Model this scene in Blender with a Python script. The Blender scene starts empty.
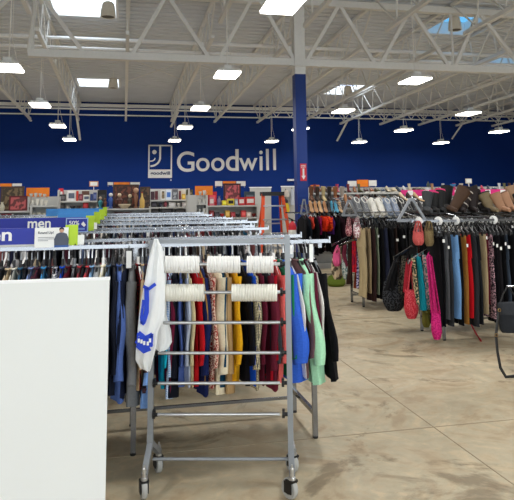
import bpy, math, random
from mathutils import Matrix, Vector
PI = math.pi
C = bpy.context.scene.collection
SC = bpy.context.scene

# ------------------------------------------------------------------ camera
FOC, PPX, PPY, EYE = 620.0, 257.0, 120.0, 1.6
YAW, PITCH, ROLL = math.radians(12.092401), math.radians(7.570247), -0.012
CM = Matrix.Rotation(-YAW, 3, 'Z') @ Matrix.Rotation(PI/2 + PITCH, 3, 'X') @ Matrix.Rotation(ROLL, 3, 'Z')
cd = bpy.data.cameras.new('camera'); cam = bpy.data.objects.new('camera', cd); C.objects.link(cam)
cd.sensor_width = 36; cd.lens = 36*FOC/514; cd.shift_x = 0; cd.shift_y = -(250-PPY)/514; cd.clip_end = 200
mw = CM.to_4x4(); mw.translation = (0, 0, EYE); cam.matrix_world = mw
SC.camera = cam

def at(px, py, X=None, Y=None, Z=None):
    """the place in the shop on one plane (X, Y or Z) seen at a photo position"""
    d = CM @ Vector(((px-PPX)/FOC, -(py-PPY)/FOC, -1))
    t = Y/d.y if Y is not None else ((Z-EYE)/d.z if Z is not None else X/d.x)
    return Vector((0, 0, EYE)) + t*d

# ------------------------------------------------------------------ world, view, big lights
w = bpy.data.worlds.new('world'); SC.world = w; w.use_nodes = True
bg = w.node_tree.nodes['Background']; bg.inputs[0].default_value = (0.80, 0.91, 1.0, 1); bg.inputs[1].default_value = 3.6
SC.view_settings.view_transform = 'Standard'; SC.view_settings.look = 'None'
SC.view_settings.exposure = 0.25; SC.view_settings.gamma = 1; SC.view_settings.use_curve_mapping = False
LAMP_W = 40.0
def area(name, loc, size, sizey, energy, rot, col=(1, 1, 1)):
    l = bpy.data.lights.new(name, 'AREA'); l.shape = 'RECTANGLE'; l.size = size; l.size_y = sizey; l.energy = energy; l.color = col
    o = bpy.data.objects.new(name, l); C.objects.link(o); o.location = loc; o.rotation_euler = rot
    return o
area('storefront_daylight', (3, -7.9, 2.05), 16, 2.7, 330, (math.radians(84), 0, 0), (0.93, 0.97, 1.0))

# ------------------------------------------------------------------ materials
MATS = {}
def lin(c):
    return tuple(((x/255)/12.92 if x/255 <= .04045 else ((x/255+.055)/1.055)**2.4) for x in c)
def mat(name, rgb, rough=.6, metal=0.0, emit=None, bump=0, scale=20, var=.12, pattern=None, rgb2=None, alpha=None, spec=.4, psc=30):
    if name in MATS: return MATS[name]
    m = bpy.data.materials.new(name); m.use_nodes = True; nt = m.node_tree; N = nt.nodes; L = nt.links
    b = N['Principled BSDF']; b.inputs['Roughness'].default_value = rough; b.inputs['Metallic'].default_value = metal
    b.inputs['Specular IOR Level'].default_value = spec
    c = lin(rgb); tc = N.new('ShaderNodeTexCoord')
    no = N.new('ShaderNodeTexNoise'); no.inputs['Scale'].default_value = scale; no.inputs['Detail'].default_value = 3
    L.new(tc.outputs['Object'], no.inputs['Vector'])
    mx = N.new('ShaderNodeMix'); mx.data_type = 'RGBA'
    mx.inputs['A'].default_value = (*[max(0, x*(1-var)) for x in c], 1); mx.inputs['B'].default_value = (*[min(1, x*(1+var)) for x in c], 1)
    L.new(no.outputs['Fac'], mx.inputs['Factor']); out = mx.outputs['Result']
    if pattern:
        c2 = lin(rgb2); m2 = N.new('ShaderNodeMix'); m2.data_type = 'RGBA'; m2.inputs['B'].default_value = (*c2, 1)
        L.new(out, m2.inputs['A'])
        if pattern in ('stripe', 'vstripe', 'zigzag'):
            wv = N.new('ShaderNodeTexWave'); wv.bands_direction = 'Z' if pattern != 'vstripe' else 'Y'
            wv.inputs['Scale'].default_value = psc; wv.inputs['Distortion'].default_value = 6 if pattern == 'zigzag' else 0
            wv.inputs['Detail Scale'].default_value = 3
            L.new(tc.outputs['Object'], wv.inputs['Vector']); src = wv.outputs['Fac']
        elif pattern == 'plaid':
            w1 = N.new('ShaderNodeTexWave'); w1.bands_direction = 'Z'; w2 = N.new('ShaderNodeTexWave'); w2.bands_direction = 'Y'
            mm = N.new('ShaderNodeMath'); mm.operation = 'MAXIMUM'
            for q in (w1, w2): q.inputs['Scale'].default_value = psc; L.new(tc.outputs['Object'], q.inputs['Vector'])
            L.new(w1.outputs['Fac'], mm.inputs[0]); L.new(w2.outputs['Fac'], mm.inputs[1]); src = mm.outputs[0]
        else:
            vo = N.new('ShaderNodeTexNoise'); vo.inputs['Scale'].default_value = psc; vo.inputs['Detail'].default_value = 1
            L.new(tc.outputs['Object'], vo.inputs['Vector']); src = vo.outputs['Fac']
        rp = N.new('ShaderNodeValToRGB'); t = .5 if pattern == 'speckle' else (.8 if pattern == 'plaid' else .55)
        rp.color_ramp.elements[0].position = t-.03; rp.color_ramp.elements[1].position = t+.03
        L.new(src, rp.inputs[0]); L.new(rp.outputs[0], m2.inputs['Factor']); out = m2.outputs['Result']
    L.new(out, b.inputs['Base Color'])
    if bump:
        bp = N.new('ShaderNodeBump'); bp.inputs['Strength'].default_value = bump; bp.inputs['Distance'].default_value = .01
        L.new(no.outputs['Fac'], bp.inputs['Height']); L.new(bp.outputs['Normal'], b.inputs['Normal'])
    if emit is not None:
        b.inputs['Emission Color'].default_value = (*c, 1); b.inputs['Emission Strength'].default_value = emit
    MATS[name] = m; return m
chrome = mat('chrome', (140, 142, 146), .2, 1.0, var=.03)
steel = mat('satin_steel', (158, 162, 168), .38, .85, var=.05)
blackp = mat('black_plastic', (18, 18, 20), .45)
whitep = mat('white_plastic', (242, 241, 238), .5, var=.03)
creamp = mat('cream_plastic', (240, 238, 228), .5, var=.04)
truss = mat('white_painted_steel', (226, 226, 224), .55, var=.06)
trussw = mat('bright_white_paint', (240, 241, 242), .5, var=.04)
shelfm = mat('pale_grey_enamel', (190, 190, 186), .5, var=.04)
shelfd = mat('mid_grey_enamel', (150, 151, 150), .5, var=.05)
FM = {}
def fab(rgb, pattern=None, rgb2=None, psc=60):
    k = 'fabric_%d_%d_%d_%s_%d' % (*rgb, pattern, psc)
    return mat(k, rgb, .9, bump=.25, scale=90, var=.18, pattern=pattern, rgb2=rgb2, spec=.15, psc=psc)

# ------------------------------------------------------------------ mesh builder
class MB:
    def __init__(s): s.v = []; s.f = []
    def add(s, vs, fs):
        n = len(s.v); s.v += [tuple(p) for p in vs]; s.f += [tuple(i+n for i in f) for f in fs]; return s
    def box(s, c, d, R=None, taper=1.0):
        hx, hy, hz = d[0]/2, d[1]/2, d[2]/2; vs = []
        for z in (-hz, hz):
            k = taper if z > 0 else 1
            for x, y in ((-hx, -hy), (hx, -hy), (hx, hy), (-hx, hy)):
                p = Vector((x*k, y*k, z)); p = (R @ p) if R else p; vs.append(p+Vector(c))
        return s.add(vs, [(3, 2, 1, 0), (4, 5, 6, 7), (0, 1, 5, 4), (1, 2, 6, 5), (2, 3, 7, 6), (3, 0, 4, 7)])
    def bb(s, x0, x1, y0, y1, z0, z1): return s.box(((x0+x1)/2, (y0+y1)/2, (z0+z1)/2), (x1-x0, y1-y0, z1-z0))
    def loft(s, rings, cap=True, closed=False):
        n = len(rings[0]); vs = [p for r in rings for p in r]; fs = []
        m = len(rings)
        for i in range(m if closed else m-1):
            for j in range(n):
                a = i*n+j; b = i*n+(j+1) % n; c = ((i+1) % m)*n+(j+1) % n; d = ((i+1) % m)*n+j
                fs.append((a, b, c, d))
        if cap and not closed: fs.append(tuple(range(n-1, -1, -1))); fs.append(tuple((m-1)*n+j for j in range(n)))
        return s.add(vs, fs)
    def tube(s, pts, r, n=8, flat=None, cap=True):
        pts = [Vector(p) for p in pts]; rings = []; rr = r if isinstance(r, (list, tuple)) else [r]*len(pts)
        up = None
        for i, p in enumerate(pts):
            t = (pts[min(i+1, len(pts)-1)]-pts[max(i-1, 0)]).normalized()
            if up is None:
                up = Vector((0, 0, 1)) if abs(t.z) < .9 else Vector((0, 1, 0))
            a = t.cross(up).normalized(); b = a.cross(t).normalized(); up = b
            fx, fy = flat if flat else (1, 1)
            rings.append([p + a*math.cos(2*PI*k/n)*rr[i]*fx + b*math.sin(2*PI*k/n)*rr[i]*fy for k in range(n)])
        return s.loft(rings, cap)
    def sq(s, p0, p1, w, h=None):
        h = h or w; p0 = Vector(p0); p1 = Vector(p1); t = (p1-p0).normalized()
        up = Vector((0, 0, 1)) if abs(t.z) < .95 else Vector((0, 1, 0))
        a = t.cross(up).normalized()*w/2; b = a.cross(t).normalized()*h/2
        return s.loft([[p+a+b, p-a+b, p-a-b, p+a-b] for p in (p0, p1)])
    def lathe(s, prof, c=(0, 0, 0), n=16, R=None):
        rings = []
        for r, z in prof:
            ring = []
            for k in range(n):
                p = Vector((r*math.cos(2*PI*k/n), r*math.sin(2*PI*k/n), z)); p = R @ p if R else p
                ring.append(p+Vector(c))
            rings.append(ring)
        return s.loft(rings)
    def prism(s, poly, f0, f1):
        """poly of 2-D points; f0,f1 turn a 2-D point into 3-D on the two faces"""
        n = len(poly)
        return s.add([f0(*p) for p in poly]+[f1(*p) for p in poly], [tuple(range(n-1, -1, -1)), tuple(range(n, 2*n))]+[(i, (i+1) % n, n+(i+1) % n, n+i) for i in range(n)])
    def ball(s, c, r, n=12, sc=(1, 1, 1)):
        m = n//2+1; prof = []
        rings = []
        for i in range(m):
            a = -PI/2+PI*i/(m-1); rr = max(math.cos(a), .02)*r
            rings.append([Vector((c[0]+rr*math.cos(2*PI*k/n)*sc[0], c[1]+rr*math.sin(2*PI*k/n)*sc[1], c[2]+r*math.sin(a)*sc[2])) for k in range(n)])
        return s.loft(rings)
    def mesh(s, name, smooth=True):
        me = bpy.data.meshes.new(name); me.from_pydata(s.v, [], s.f); me.validate(); me.update()
        if smooth:
            me.polygons.foreach_set('use_smooth', [True]*len(me.polygons))
            try: me.set_sharp_from_angle(angle=math.radians(38))
            except Exception: pass
        return me
    def build(s, name, m, parent=None, smooth=True, loc=None):
        me = s.mesh(name, smooth); me.materials.append(m)
        o = bpy.data.objects.new(name, me); C.objects.link(o)
        if parent: o.parent = parent
        if loc: o.location = loc
        return o
def tag(o, label, cat, group=None, kind=None):
    o['label'] = label
    if cat: o['category'] = cat
    if group: o['group'] = group
    if kind: o['kind'] = kind
    return o
def thing(name, label, cat, loc=(0, 0, 0), rz=0, group=None):
    o = bpy.data.objects.new(name, None); C.objects.link(o); o.empty_display_size = .05
    o.location = loc; o.rotation_euler = (0, 0, rz); return tag(o, label, cat, group)
def struct(o, label=None):
    o['kind'] = 'structure'
    if label: o['label'] = label
    return o
def put(mesh, name, m, parent, loc=(0, 0, 0), rot=(0, 0, 0)):
    """an object of a shared mesh with its own material"""
    if len(mesh.materials) == 0: mesh.materials.append(None)
    o = bpy.data.objects.new(name, mesh); C.objects.link(o); o.parent = parent; o.location = loc; o.rotation_euler = rot
    o.material_slots[0].link = 'OBJECT'; o.material_slots[0].material = m; return o

# ------------------------------------------------------------------ structure
WALLY = 29.0
def deck(Y): return 6.25+.022*(WALLY-Y)
# floor
fm = bpy.data.materials.new('polished_concrete'); fm.use_nodes = True
N = fm.node_tree.nodes; L = fm.node_tree.links; b = N['Principled BSDF']
tc = N.new('ShaderNodeTexCoord')
def noise(sc, det=6, dist=0.0, rough=.6):
    n = N.new('ShaderNodeTexNoise'); n.inputs['Scale'].default_value = sc; n.inputs['Detail'].default_value = det
    n.inputs['Distortion'].default_value = dist; n.inputs['Roughness'].default_value = rough; L.new(tc.outputs['Object'], n.inputs['Vector']); return n
def ramp(src, stops):
    r = N.new('ShaderNodeValToRGB'); e = r.color_ramp.elements
    while len(e) < len(stops): e.new(.5)
    for i, (p, c) in enumerate(stops): e[i].position = p; e[i].color = (*c, 1)
    L.new(src, r.inputs[0]); return r
def mixc(a, bb, fac, mode='MIX'):
    m = N.new('ShaderNodeMix'); m.data_type = 'RGBA'; m.blend_type = mode
    L.new(a, m.inputs['A']); L.new(bb, m.inputs['B'])
    if isinstance(fac, float): m.inputs['Factor'].default_value = fac
    else: L.new(fac, m.inputs['Factor'])
    return m.outputs['Result']
n1 = noise(.55, 8, 1.2); n2 = noise(1.7, 7, 2.2, .62); n3 = noise(9, 6, .4); n4 = noise(.9, 9, 1.8, .66)
base = ramp(n1.outputs['Fac'], [(.34, lin((154, 141, 118))), (.5, lin((180, 166, 140))), (.66, lin((204, 188, 160)))])
c2 = ramp(n2.outputs['Fac'], [(.38, lin((160, 136, 104))), (.47, lin((182, 165, 136))), (.54, lin((176, 168, 144))), (.62, lin((204, 184, 150)))])
o1 = mixc(base.outputs[0], c2.outputs[0], .5)
st = ramp(n4.outputs['Fac'], [(.565, (0, 0, 0)), (.63, (.75, .75, .75))])
dk = N.new('ShaderNodeRGB'); dk.outputs[0].default_value = (*lin((122, 108, 86)), 1)
o2 = mixc(o1, dk.outputs[0], st.outputs[0])
fi = ramp(n3.outputs['Fac'], [(.35, (.88, .88, .88)), (.65, (1.06, 1.06, 1.06))])
o3 = mixc(o2, fi.outputs[0], .9, 'MULTIPLY')
L.new(o3, b.inputs['Base Color']); b.inputs['Roughness'].default_value = .5; b.inputs['Specular IOR Level'].default_value = .35
rr = ramp(n4.outputs['Fac'], [(.3, (.4, .4, .4)), (.7, (.62, .62, .62))]); L.new(rr.outputs[0], b.inputs['Roughness'])
FX0, FX1, FY0 = -10.0, 26.0, -8.0
struct(MB().bb(FX0, FX1, FY0, WALLY+.3, -.2, 0).build('floor', fm, None, False), 'tan mottled concrete floor')
jm = mat('joint_filler', (156, 142, 119), .8)
j = MB()
for X in (-5.75, -1.79, 2.18, 6.14, 10.1, 14.06, 18.0): j.bb(X-.0035, X+.0035, FY0, WALLY, .0005, .0025)
for Y in (.3, 4.3, 8.3, 12.3, 16.3, 20.3, 24.3): j.bb(FX0, FX1, Y-.003, Y+.003, .0005, .0025)
struct(j.build('trim_1', jm, None, False), 'thin saw-cut joints in the concrete floor')
# walls
wm = mat('royal_blue_wall_paint', (0, 44, 120), .7, scale=.5, var=.08, spec=.2)
struct(MB().bb(FX0, FX1, WALLY, WALLY+.2, 0, 7.4).build('wall_back', wm, None, False), 'deep blue back wall of the shop')
wl = mat('off_white_wall_paint', (205, 203, 196), .7, scale=1)
struct(MB().bb(FX0-.2, FX0, FY0, WALLY, 0, 7.4).build('wall_left', wl, None, False))
struct(MB().bb(FX1, FX1+.2, FY0, WALLY, 0, 7.4).build('wall_right', wl, None, False))
fw = MB(); fw.bb(FX0, FX1, FY0-.2, FY0, 0, .7); fw.bb(FX0, FX1, FY0-.2, FY0, 3.4, 7.4); fw.bb(FX0, -5, FY0-.2, FY0, .7, 3.4); fw.bb(11, FX1, FY0-.2, FY0, .7, 3.4)
for X in (-1.8, 1.4, 4.6, 7.8): fw.bb(X-.06, X+.06, FY0-.2, FY0, .7, 3.4)
struct(fw.build('wall_front', wl, None, False), 'shop front wall with a band of storefront windows')
# ceiling deck with holes for the skylights, ribs running across
SKY = [(-1.85, -.25, 14.9, 16.5), (-1.85, -.25, 23.9, 25.6), (8.55, 10.0, 14.75, 16.5), (8.55, 10.05, 23.6, 25.9), (12.6, 13.9, 18.4, 20.2), (-1.85, -.25, 6.5, 8.0), (4.4, 5.8, 6.5, 8.0)]
xs = sorted({FX0, FX1, *[s[0] for s in SKY], *[s[1] for s in SKY]}); ys = sorted({FY0, WALLY, *[s[2] for s in SKY], *[s[3] for s in SKY]})
dm = MB()
for i in range(len(xs)-1):
    for k in range(len(ys)-1):
        x0, x1, y0, y1 = xs[i], xs[i+1], ys[k], ys[k+1]; cx, cy = (x0+x1)/2, (y0+y1)/2
        if any(s[0] < cx < s[1] and s[2] < cy < s[3] for s in SKY): continue
        # corrugated underside
        n = max(1, int((y1-y0)/.3)); prof = []
        for q in range(n):
            a = y0+(y1-y0)*q/n; st_ = (y1-y0)/n
            prof += [(a, .0), (a+st_*.68, .0), (a+st_*.72, .06), (a+st_*.96, .06)]
        prof.append((y1, 0.0))
        for p, q in zip(prof, prof[1:]):
            dm.add([(x0, p[0], deck(p[0])+p[1]), (x1, p[0], deck(p[0])+p[1]), (x1, q[0], deck(q[0])+q[1]), (x0, q[0], deck(q[0])+q[1])], [(0, 3, 2, 1)])
deckm = mat('painted_roof_deck', (214, 219, 226), .7, scale=1.5, var=.08)
struct(dm.build('ceiling', deckm, None, False), 'off-white corrugated steel roof deck')
def glassmat(name, col, mixv):
    m = bpy.data.materials.new(name); m.use_nodes = True; nt = m.node_tree; nt.nodes.clear()
    o = nt.nodes.new('ShaderNodeOutputMaterial'); t = nt.nodes.new('ShaderNodeBsdfTransparent'); t.inputs[0].default_value = (*col, 1)
    g = nt.nodes.new('ShaderNodeBsdfTranslucent'); g.inputs[0].default_value = (*col, 1); mx = nt.nodes.new('ShaderNodeMixShader'); mx.inputs[0].default_value = mixv
    nt.links.new(t.outputs[0], mx.inputs[1]); nt.links.new(g.outputs[0], mx.inputs[2]); nt.links.new(mx.outputs[0], o.inputs[0]); return m
gw = glassmat('frosted_skylight_lens', (1, 1, 1), .15); gb = glassmat('blue_tinted_skylight_lens', (.22, .38, .48), .1)
for i, (x0, x1, y0, y1) in enumerate(SKY):
    t = thing('window_%d' % (i+1), 'roof skylight opening', None, (0, 0, 0)); t['kind'] = 'structure'
    m = MB(); zt = deck(y0)+.35; zb = deck(y1)+.0
    for a in (x0, x1): m.bb(a-.03, a+.03, y0, y1, zb, zt)
    for a in (y0, y1): m.bb(x0, x1, a-.03, a+.03, zb, zt)
    m.build('curb', trussw, t, False)
    g = MB().bb(x0, x1, y0, y1, zt, zt+.02); g.build('lens', gb if i in (2, 4) else gw, t, False)
    m = MB(); m.bb(x0, x1, (y0+y1)/2-.02, (y0+y1)/2+.02, zt-.05, zt); m.build('glazing_bar', trussw, t, False)

# bar joists running to the back wall
def truss_beam(name, label, p0, p1, q0, q1, n, wc, web, m, wood=None, group=None, cat='roof truss'):
    """top chord p0-p1, bottom chord q0-q1"""
    p0, p1, q0, q1 = map(Vector, (p0, p1, q0, q1))
    t = thing(name, label, cat, (0, 0, 0), 0, group); t['kind'] = 'structure'
    MB().sq(p0, p1, wc, wc).build('top_chord', m, t, False)
    MB().sq(q0, q1, wc, wc).build('bottom_chord', m, t, False)
    wb = MB()
    for i in range(n):
        a = i/n; mid = (i+.5)/n; c = (i+1)/n
        wb.tube([p0.lerp(p1, a), q0.lerp(q1, mid)], web, 6); wb.tube([q0.lerp(q1, mid), p0.lerp(p1, c)], web, 6)
    wb.build('web', m, t); return t
JX = [-6.1, -4.05, -2.02, .02, 2.05, 4.03, 6.05, 8.1, 10.15, 12.2, 14.25, 16.3, 18.3, 20.3]
for X in JX:
    truss_beam('roof_joist', 'white steel bar joist running back to the blue wall', (X, 14.1, deck(14.1)-.06), (X, 28.9, deck(28.9)-.06), (X, 14.6, 5.62), (X, 28.2, 5.32), 12, .09, .022, truss, group='bar joists under the roof deck')
    truss_beam('roof_joist', 'white steel bar joist overhead towards the shop front', (X, 0.5, deck(.5)-.06), (X, 13.9, deck(13.9)-.06), (X, 1, 5.92), (X, 13.4, 5.64), 11, .09, .022, truss, group='bar joists under the front of the roof')
# main girder across the shop
GZ = 4.9; GY = 14.0
t = thing('roof_girder', 'heavy white truss girder crossing the whole shop on the blue column', 'roof truss'); t['kind'] = 'structure'
MB().sq((-9.9, GY, 6.4), (25, GY, 6.4), .16).build('top_chord', truss, t, False)
MB().sq((-2.1, GY, GZ), (25, GY, GZ), .17).build('bottom_chord', truss, t, False)
m = MB(); nodes = [-2.1, 0.02, 2.05, 4.06, 6.05, 8.1, 10.15, 12.2, 14.25, 16.3]
m.tube([(-2.1, GY, GZ), (-1.95, GY, 6.4)], .045, 6)
for xx in (-2.02, 4.03, 8.1, 12.2): m.tube([(xx, GY, GZ), (xx, GY, 6.4)], .035, 6)
for a, b_ in ((-2.0, -.9), (.9, .1), (.9, 1.9), (2.9, 2.1), (3.1, 3.95), (5.1, 4.2), (5.1, 6.0), (7.0, 6.1), (7.0, 8.0), (8.9, 8.1), (8.9, 10.1), (11.0, 10.2), (11, 12.1), (13.2, 12.2)):
    m.sq((a, GY, 6.4), (b_, GY, GZ), .085)
for a, b_ in ((-2.3, -2.9), (-3.6, -2.9), (-3.7, -4.6)):
    m.sq((a, GY, 6.4), (b_, GY, 5.7), .07)
m.build('web', truss, t, False)
# second truss and bridging lines behind the girder, wall-side lattice and purlins
m = MB(); m.tube([(-9, 16.4, 5.9), (25, 16.4, 5.9)], .05, 8); struct(tag(m.build('roof_pipe', trussw), 'upper bright white pipe crossing under the roof behind the girder', 'pipe'))
m = MB(); m.tube([(-9, 16.7, 5.72), (25, 16.7, 5.72)], .045, 8); struct(tag(m.build('roof_pipe', trussw), 'lower bright white pipe crossing under the roof behind the girder', 'pipe'))
MB_ = MB(); MB_.bb(-9.9, 25.9, 28.8, 28.95, 6.0, 6.14); struct(tag(MB_.build('wall_angle', trussw, None, False), 'bright white steel angle along the top of the blue wall', 'beam'))
m = MB(); m.tube([(-9, 28.0, 5.78), (25, 28.0, 5.78)], .04, 8); struct(tag(m.build('roof_pipe', trussw), 'thin white bridging pipe high in front of the blue wall', 'pipe'))
truss_beam('wall_girder', 'shallow white lattice girder crossing just in front of the blue wall', (6.5, 27.6, 5.95), (24, 27.6, 5.95), (6.5, 27.6, 5.5), (24, 27.6, 5.5), 26, .05, .02, trussw)
m = MB(); m.tube([(-9, 27.9, 5.5), (6.6, 27.9, 5.5)], .03, 8); struct(tag(m.build('roof_pipe', trussw), 'lower thin bridging pipe in front of the blue wall, left half', 'pipe'))
# kicker braces
for k, (pa, pb) in enumerate((((77, 117), (80, 140)), ((178, 112), (171, 127)), ((349, 118), (337, 141)), ((467, 117), (452, 139)), ((24, 112), (31, 121)))):
    a = at(*pa, Y=27.5); c = at(*pb, Y=28.2)
    o = MB().sq(a, c, .09, .05).build('kicker_brace', truss, None, False)
    struct(tag(o, 'slanted white steel kicker brace below a roof joist %s' % ('near the left skylight', 'above the square wall logo', 'in the middle right of the blue wall', 'at the far right of the blue wall', 'at the far left of the blue wall')[k], 'brace'))
# cross rods
m = MB()
for (x0, x1) in ((-4.05, -2.02), (.02, 2.05), (2.05, 4.03)):
    m.tube([(x0, 20, 6.3), (x1, 20, 5.5)], .012, 5); m.tube([(x0, 20, 5.5), (x1, 20, 6.3)], .012, 5)
struct(tag(m.build('cross_bridging', truss), 'thin crossed rods bracing the joists', 'brace'))

# column
t = thing('column', 'square blue column with white top carrying the girder', 'column', (4.035, GY, 0)); t['kind'] = 'structure'
cb = mat('royal_blue_column_paint', (0, 46, 122), .5, var=.05)
MB().bb(-.13, .13, -.13, .13, 0, 4.60).build('painted_shaft', cb, t, False)
MB().bb(-.13, .13, -.13, .13, 4.60, 6.32).build('white_shaft', truss, t, False)
MB().bb(-.24, .24, -.2, .2, 4.78, 4.81).build('cap_plate', truss, t, False)

# ------------------------------------------------------------------ lettering
def text(s, x0, x1, z0, z1, y, m, parent, bold=0.0, depth=.01, name='lettering', keep=False, R=None):
    cu = bpy.data.curves.new('txt', 'FONT'); cu.body = s; cu.offset = bold; cu.extrude = .02; cu.align_x = 'LEFT'
    o = bpy.data.objects.new('txt', cu); C.objects.link(o)
    bpy.context.view_layer.update(); dg = bpy.context.evaluated_depsgraph_get()
    me = bpy.data.meshes.new_from_object(o.evaluated_get(dg)); bpy.data.objects.remove(o)
    X = [v.co.x for v in me.vertices]; Yv = [v.co.y for v in me.vertices]
    sx = (x1-x0)/(max(X)-min(X)); sy = (z1-z0)/(max(Yv)-min(Yv)); mx, my = min(X), min(Yv)
    for v in me.vertices:
        a, bb_, c = v.co; v.co = (x0+(a-mx)*sx, y-(c+.02)/.04*depth, z0+(bb_-my)*sy)
    me.update(); me.materials.clear(); me.materials.append(m)
    r = bpy.data.objects.new(name, me); C.objects.link(r); r.parent = parent; return r
signw = mat('white_sign_letters', (222, 222, 222), .5, var=.02)
t = thing('wall_sign', 'big white lettering reading Goodwill on the blue back wall', 'sign', (0, WALLY, 0))
for ch, x0, x1, z0, z1 in (('G', 2.38, 3.19, 3.05, 4.0), ('o', 3.27, 3.90, 3.07, 3.70), ('o', 3.98, 4.61, 3.08, 3.71), ('d', 4.68, 5.29, 3.09, 4.12), ('w', 5.31, 6.20, 3.11, 3.70), ('i', 6.30, 6.46, 3.11, 4.06), ('l', 6.63, 6.76, 3.12, 4.14), ('l', 6.98, 7.11, 3.13, 4.15)):
    text(ch, x0, x1, z0, z1, 0, signw, t, .008, .05, 'letter')
t = thing('wall_logo', 'square white outlined smiling half-face logo left of the big lettering', 'sign', (1.06, WALLY, 2.77))
LW, LH = 1.09, 1.53
def uv(x, y): return ((x-57)/161*LW, (255-y)/205*LH)
m = MB(); w_ = .06
m.bb(0, LW, -.05, 0, LH-w_, LH); m.bb(0, w_, -.05, 0, 0, LH); m.bb(LW-w_, LW, -.05, 0, 0, LH); m.build('frame', signw, t, False)
zt = uv(0, 203)[1]; MB().bb(w_, LW-w_, -.05, 0, 0, zt).build('name_plate', signw, t, False)
e = uv(98, 95); MB().lathe([(.1, 0), (.1, .05)], (e[0], 0, e[1]), 20, Matrix.Rotation(PI/2, 3, 'X')).build('eye', signw, t)
def stroke(pts, wd, name):
    P = [Vector((*uv(*p), 0)) for p in pts]; l, r = [], []
    for i, p in enumerate(P):
        d = (P[min(i+1, len(P)-1)]-P[max(i-1, 0)]).normalized(); n = Vector((-d.y, d.x, 0))*wd/2; l.append(p+n); r.append(p-n)
    mb = MB()
    for i in range(len(P)-1):
        q = [l[i], l[i+1], r[i+1], r[i]]
        mb.add([(a.x, -.05, a.y) for a in q]+[(a.x, 0, a.y) for a in q], [(0, 1, 2, 3), (7, 6, 5, 4), (0, 4, 5, 1), (2, 6, 7, 3)])
    mb.build(name, signw, t, False)
stroke([(137, 58), (137, 128)]+[(72+65*math.cos(a), 128+54*math.sin(a)) for a in [k*PI/2/10 for k in range(1, 11)]], .085, 'face_line')
stroke([(104, 132), (98, 143), (86, 150), (68, 152)], .055, 'mouth')
lb = mat('logo_navy', (10, 26, 84), .6, var=.03)
text('goodwill', *[.10, 1.0], .10, .30, -.05, lb, t, .03, .012, 'lettering')
MB().ball((LW-.05, -.03, -.1), .035).build('trademark_dot', signw, t)
# fire extinguisher arrow sign on the column
red = mat('safety_red', (196, 30, 48), .45)
t = thing('arrow_sign', 'red sign with white lettering and down arrow on the blue column', 'sign', (4.00, GY-.13, 2.28))
MB().bb(-.02, .13, -.012, 0, -.20, .20).build('panel', red, t, False)
for k, z in enumerate((.15, .11)): text(('FIRE', 'FIRE')[k] if k == 0 else 'EXT', .0, .11, z-.012, z+.018, -.012, signw, t, .01, .004)
m = MB(); m.bb(.035, .075, -.018, -.012, -.08, .085); m.add([(.055, -.018, -.17), (.105, -.018, -.08), (.005, -.018, -.08), (.055, -.012, -.17), (.105, -.012, -.08), (.005, -.012, -.08)], [(0, 1, 2), (3, 5, 4), (0, 3, 4, 1), (1, 4, 5, 2), (2, 5, 3, 0)]); m.build('arrow', signw, t, False)
# emergency light on the wall
t = thing('emergency_light', 'small white oval light fitting on the blue wall left of the column', 'light', tuple(at(290.5, 180, Y=WALLY-.06)))
MB().box((0, 0, 0), (.32, .08, .09)).build('housing', trussw, t, False)
for q in (-.12, .12): MB().ball((q, -.06, 0), .055).build('lamp_head', trussw, t)

# ------------------------------------------------------------------ ceiling lamps
hous = mat('lamp_housing_white', (225, 225, 222), .45, var=.03)
lens = mat('lamp_diffuser', (255, 250, 240), .4, emit=9.0, var=.01)
LX = [-6.3, -2.2, 2.03, 6.2, 10.22, 14.2]; LY = [-1.4, 3.2, 7.76, 12.35, 16.95, 21.45, 26.0]
base_l = None
colnames = ['', 'far-left', 'over the logo side', 'beside the column', 'right of the column', 'far-right']
hm = MB().box((0, 0, .05), (.5, .72, .07), taper=.85).mesh('lamp_housing'); dmh = MB().box((0, 0, .0), (.46, .68, .03)).mesh('lamp_lens')
drv = MB().box((0, 0, .13), (.16, .3, .1)).mesh('lamp_driver')
ROWW = ['behind the shop front', 'nearest the entrance', 'closest', 'second closest', 'third closest', 'fourth closest', 'farthest']
COLW = ['beyond the left edge', 'in the leftmost line', 'in the line left of the column', 'in the line right of the column', 'in the line over the right racks', 'in the far right line']
for j_, Y in enumerate(LY):
    for i, X in enumerate(LX):
        if Y < 7 and (X < -3 or X > 11): continue
        t = thing('ceiling_lamp', 'hanging white LED lamp, %s, %s' % (ROWW[j_], COLW[i]), 'ceiling light', (X, Y, 4.2), 0, 'hanging shop lamps')
        put(hm, 'housing', hous, t); put(dmh, 'diffuser', lens, t); put(drv, 'driver_box', hous, t)
        top = deck(Y)-4.2-.1
        MB().tube([(0, 0, .15), (0, 0, top)], .012, 6).build('stem', truss, t)
        MB().tube([(.16, 0, .1), (.05, 0, .55), (.03, 0, top)], .006, 5).build('cable', truss, t)
        ld = bpy.data.lights.get('lamp_glow')
        if not ld:
            ld = bpy.data.lights.new('lamp_glow', 'AREA'); ld.shape = 'RECTANGLE'; ld.size = .46; ld.size_y = .68; ld.energy = LAMP_W; ld.color = (1, .99, .975)
        lo = bpy.data.objects.new('lamp_glow', ld); C.objects.link(lo); lo.parent = t; lo.location = (0, 0, -.03)
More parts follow.
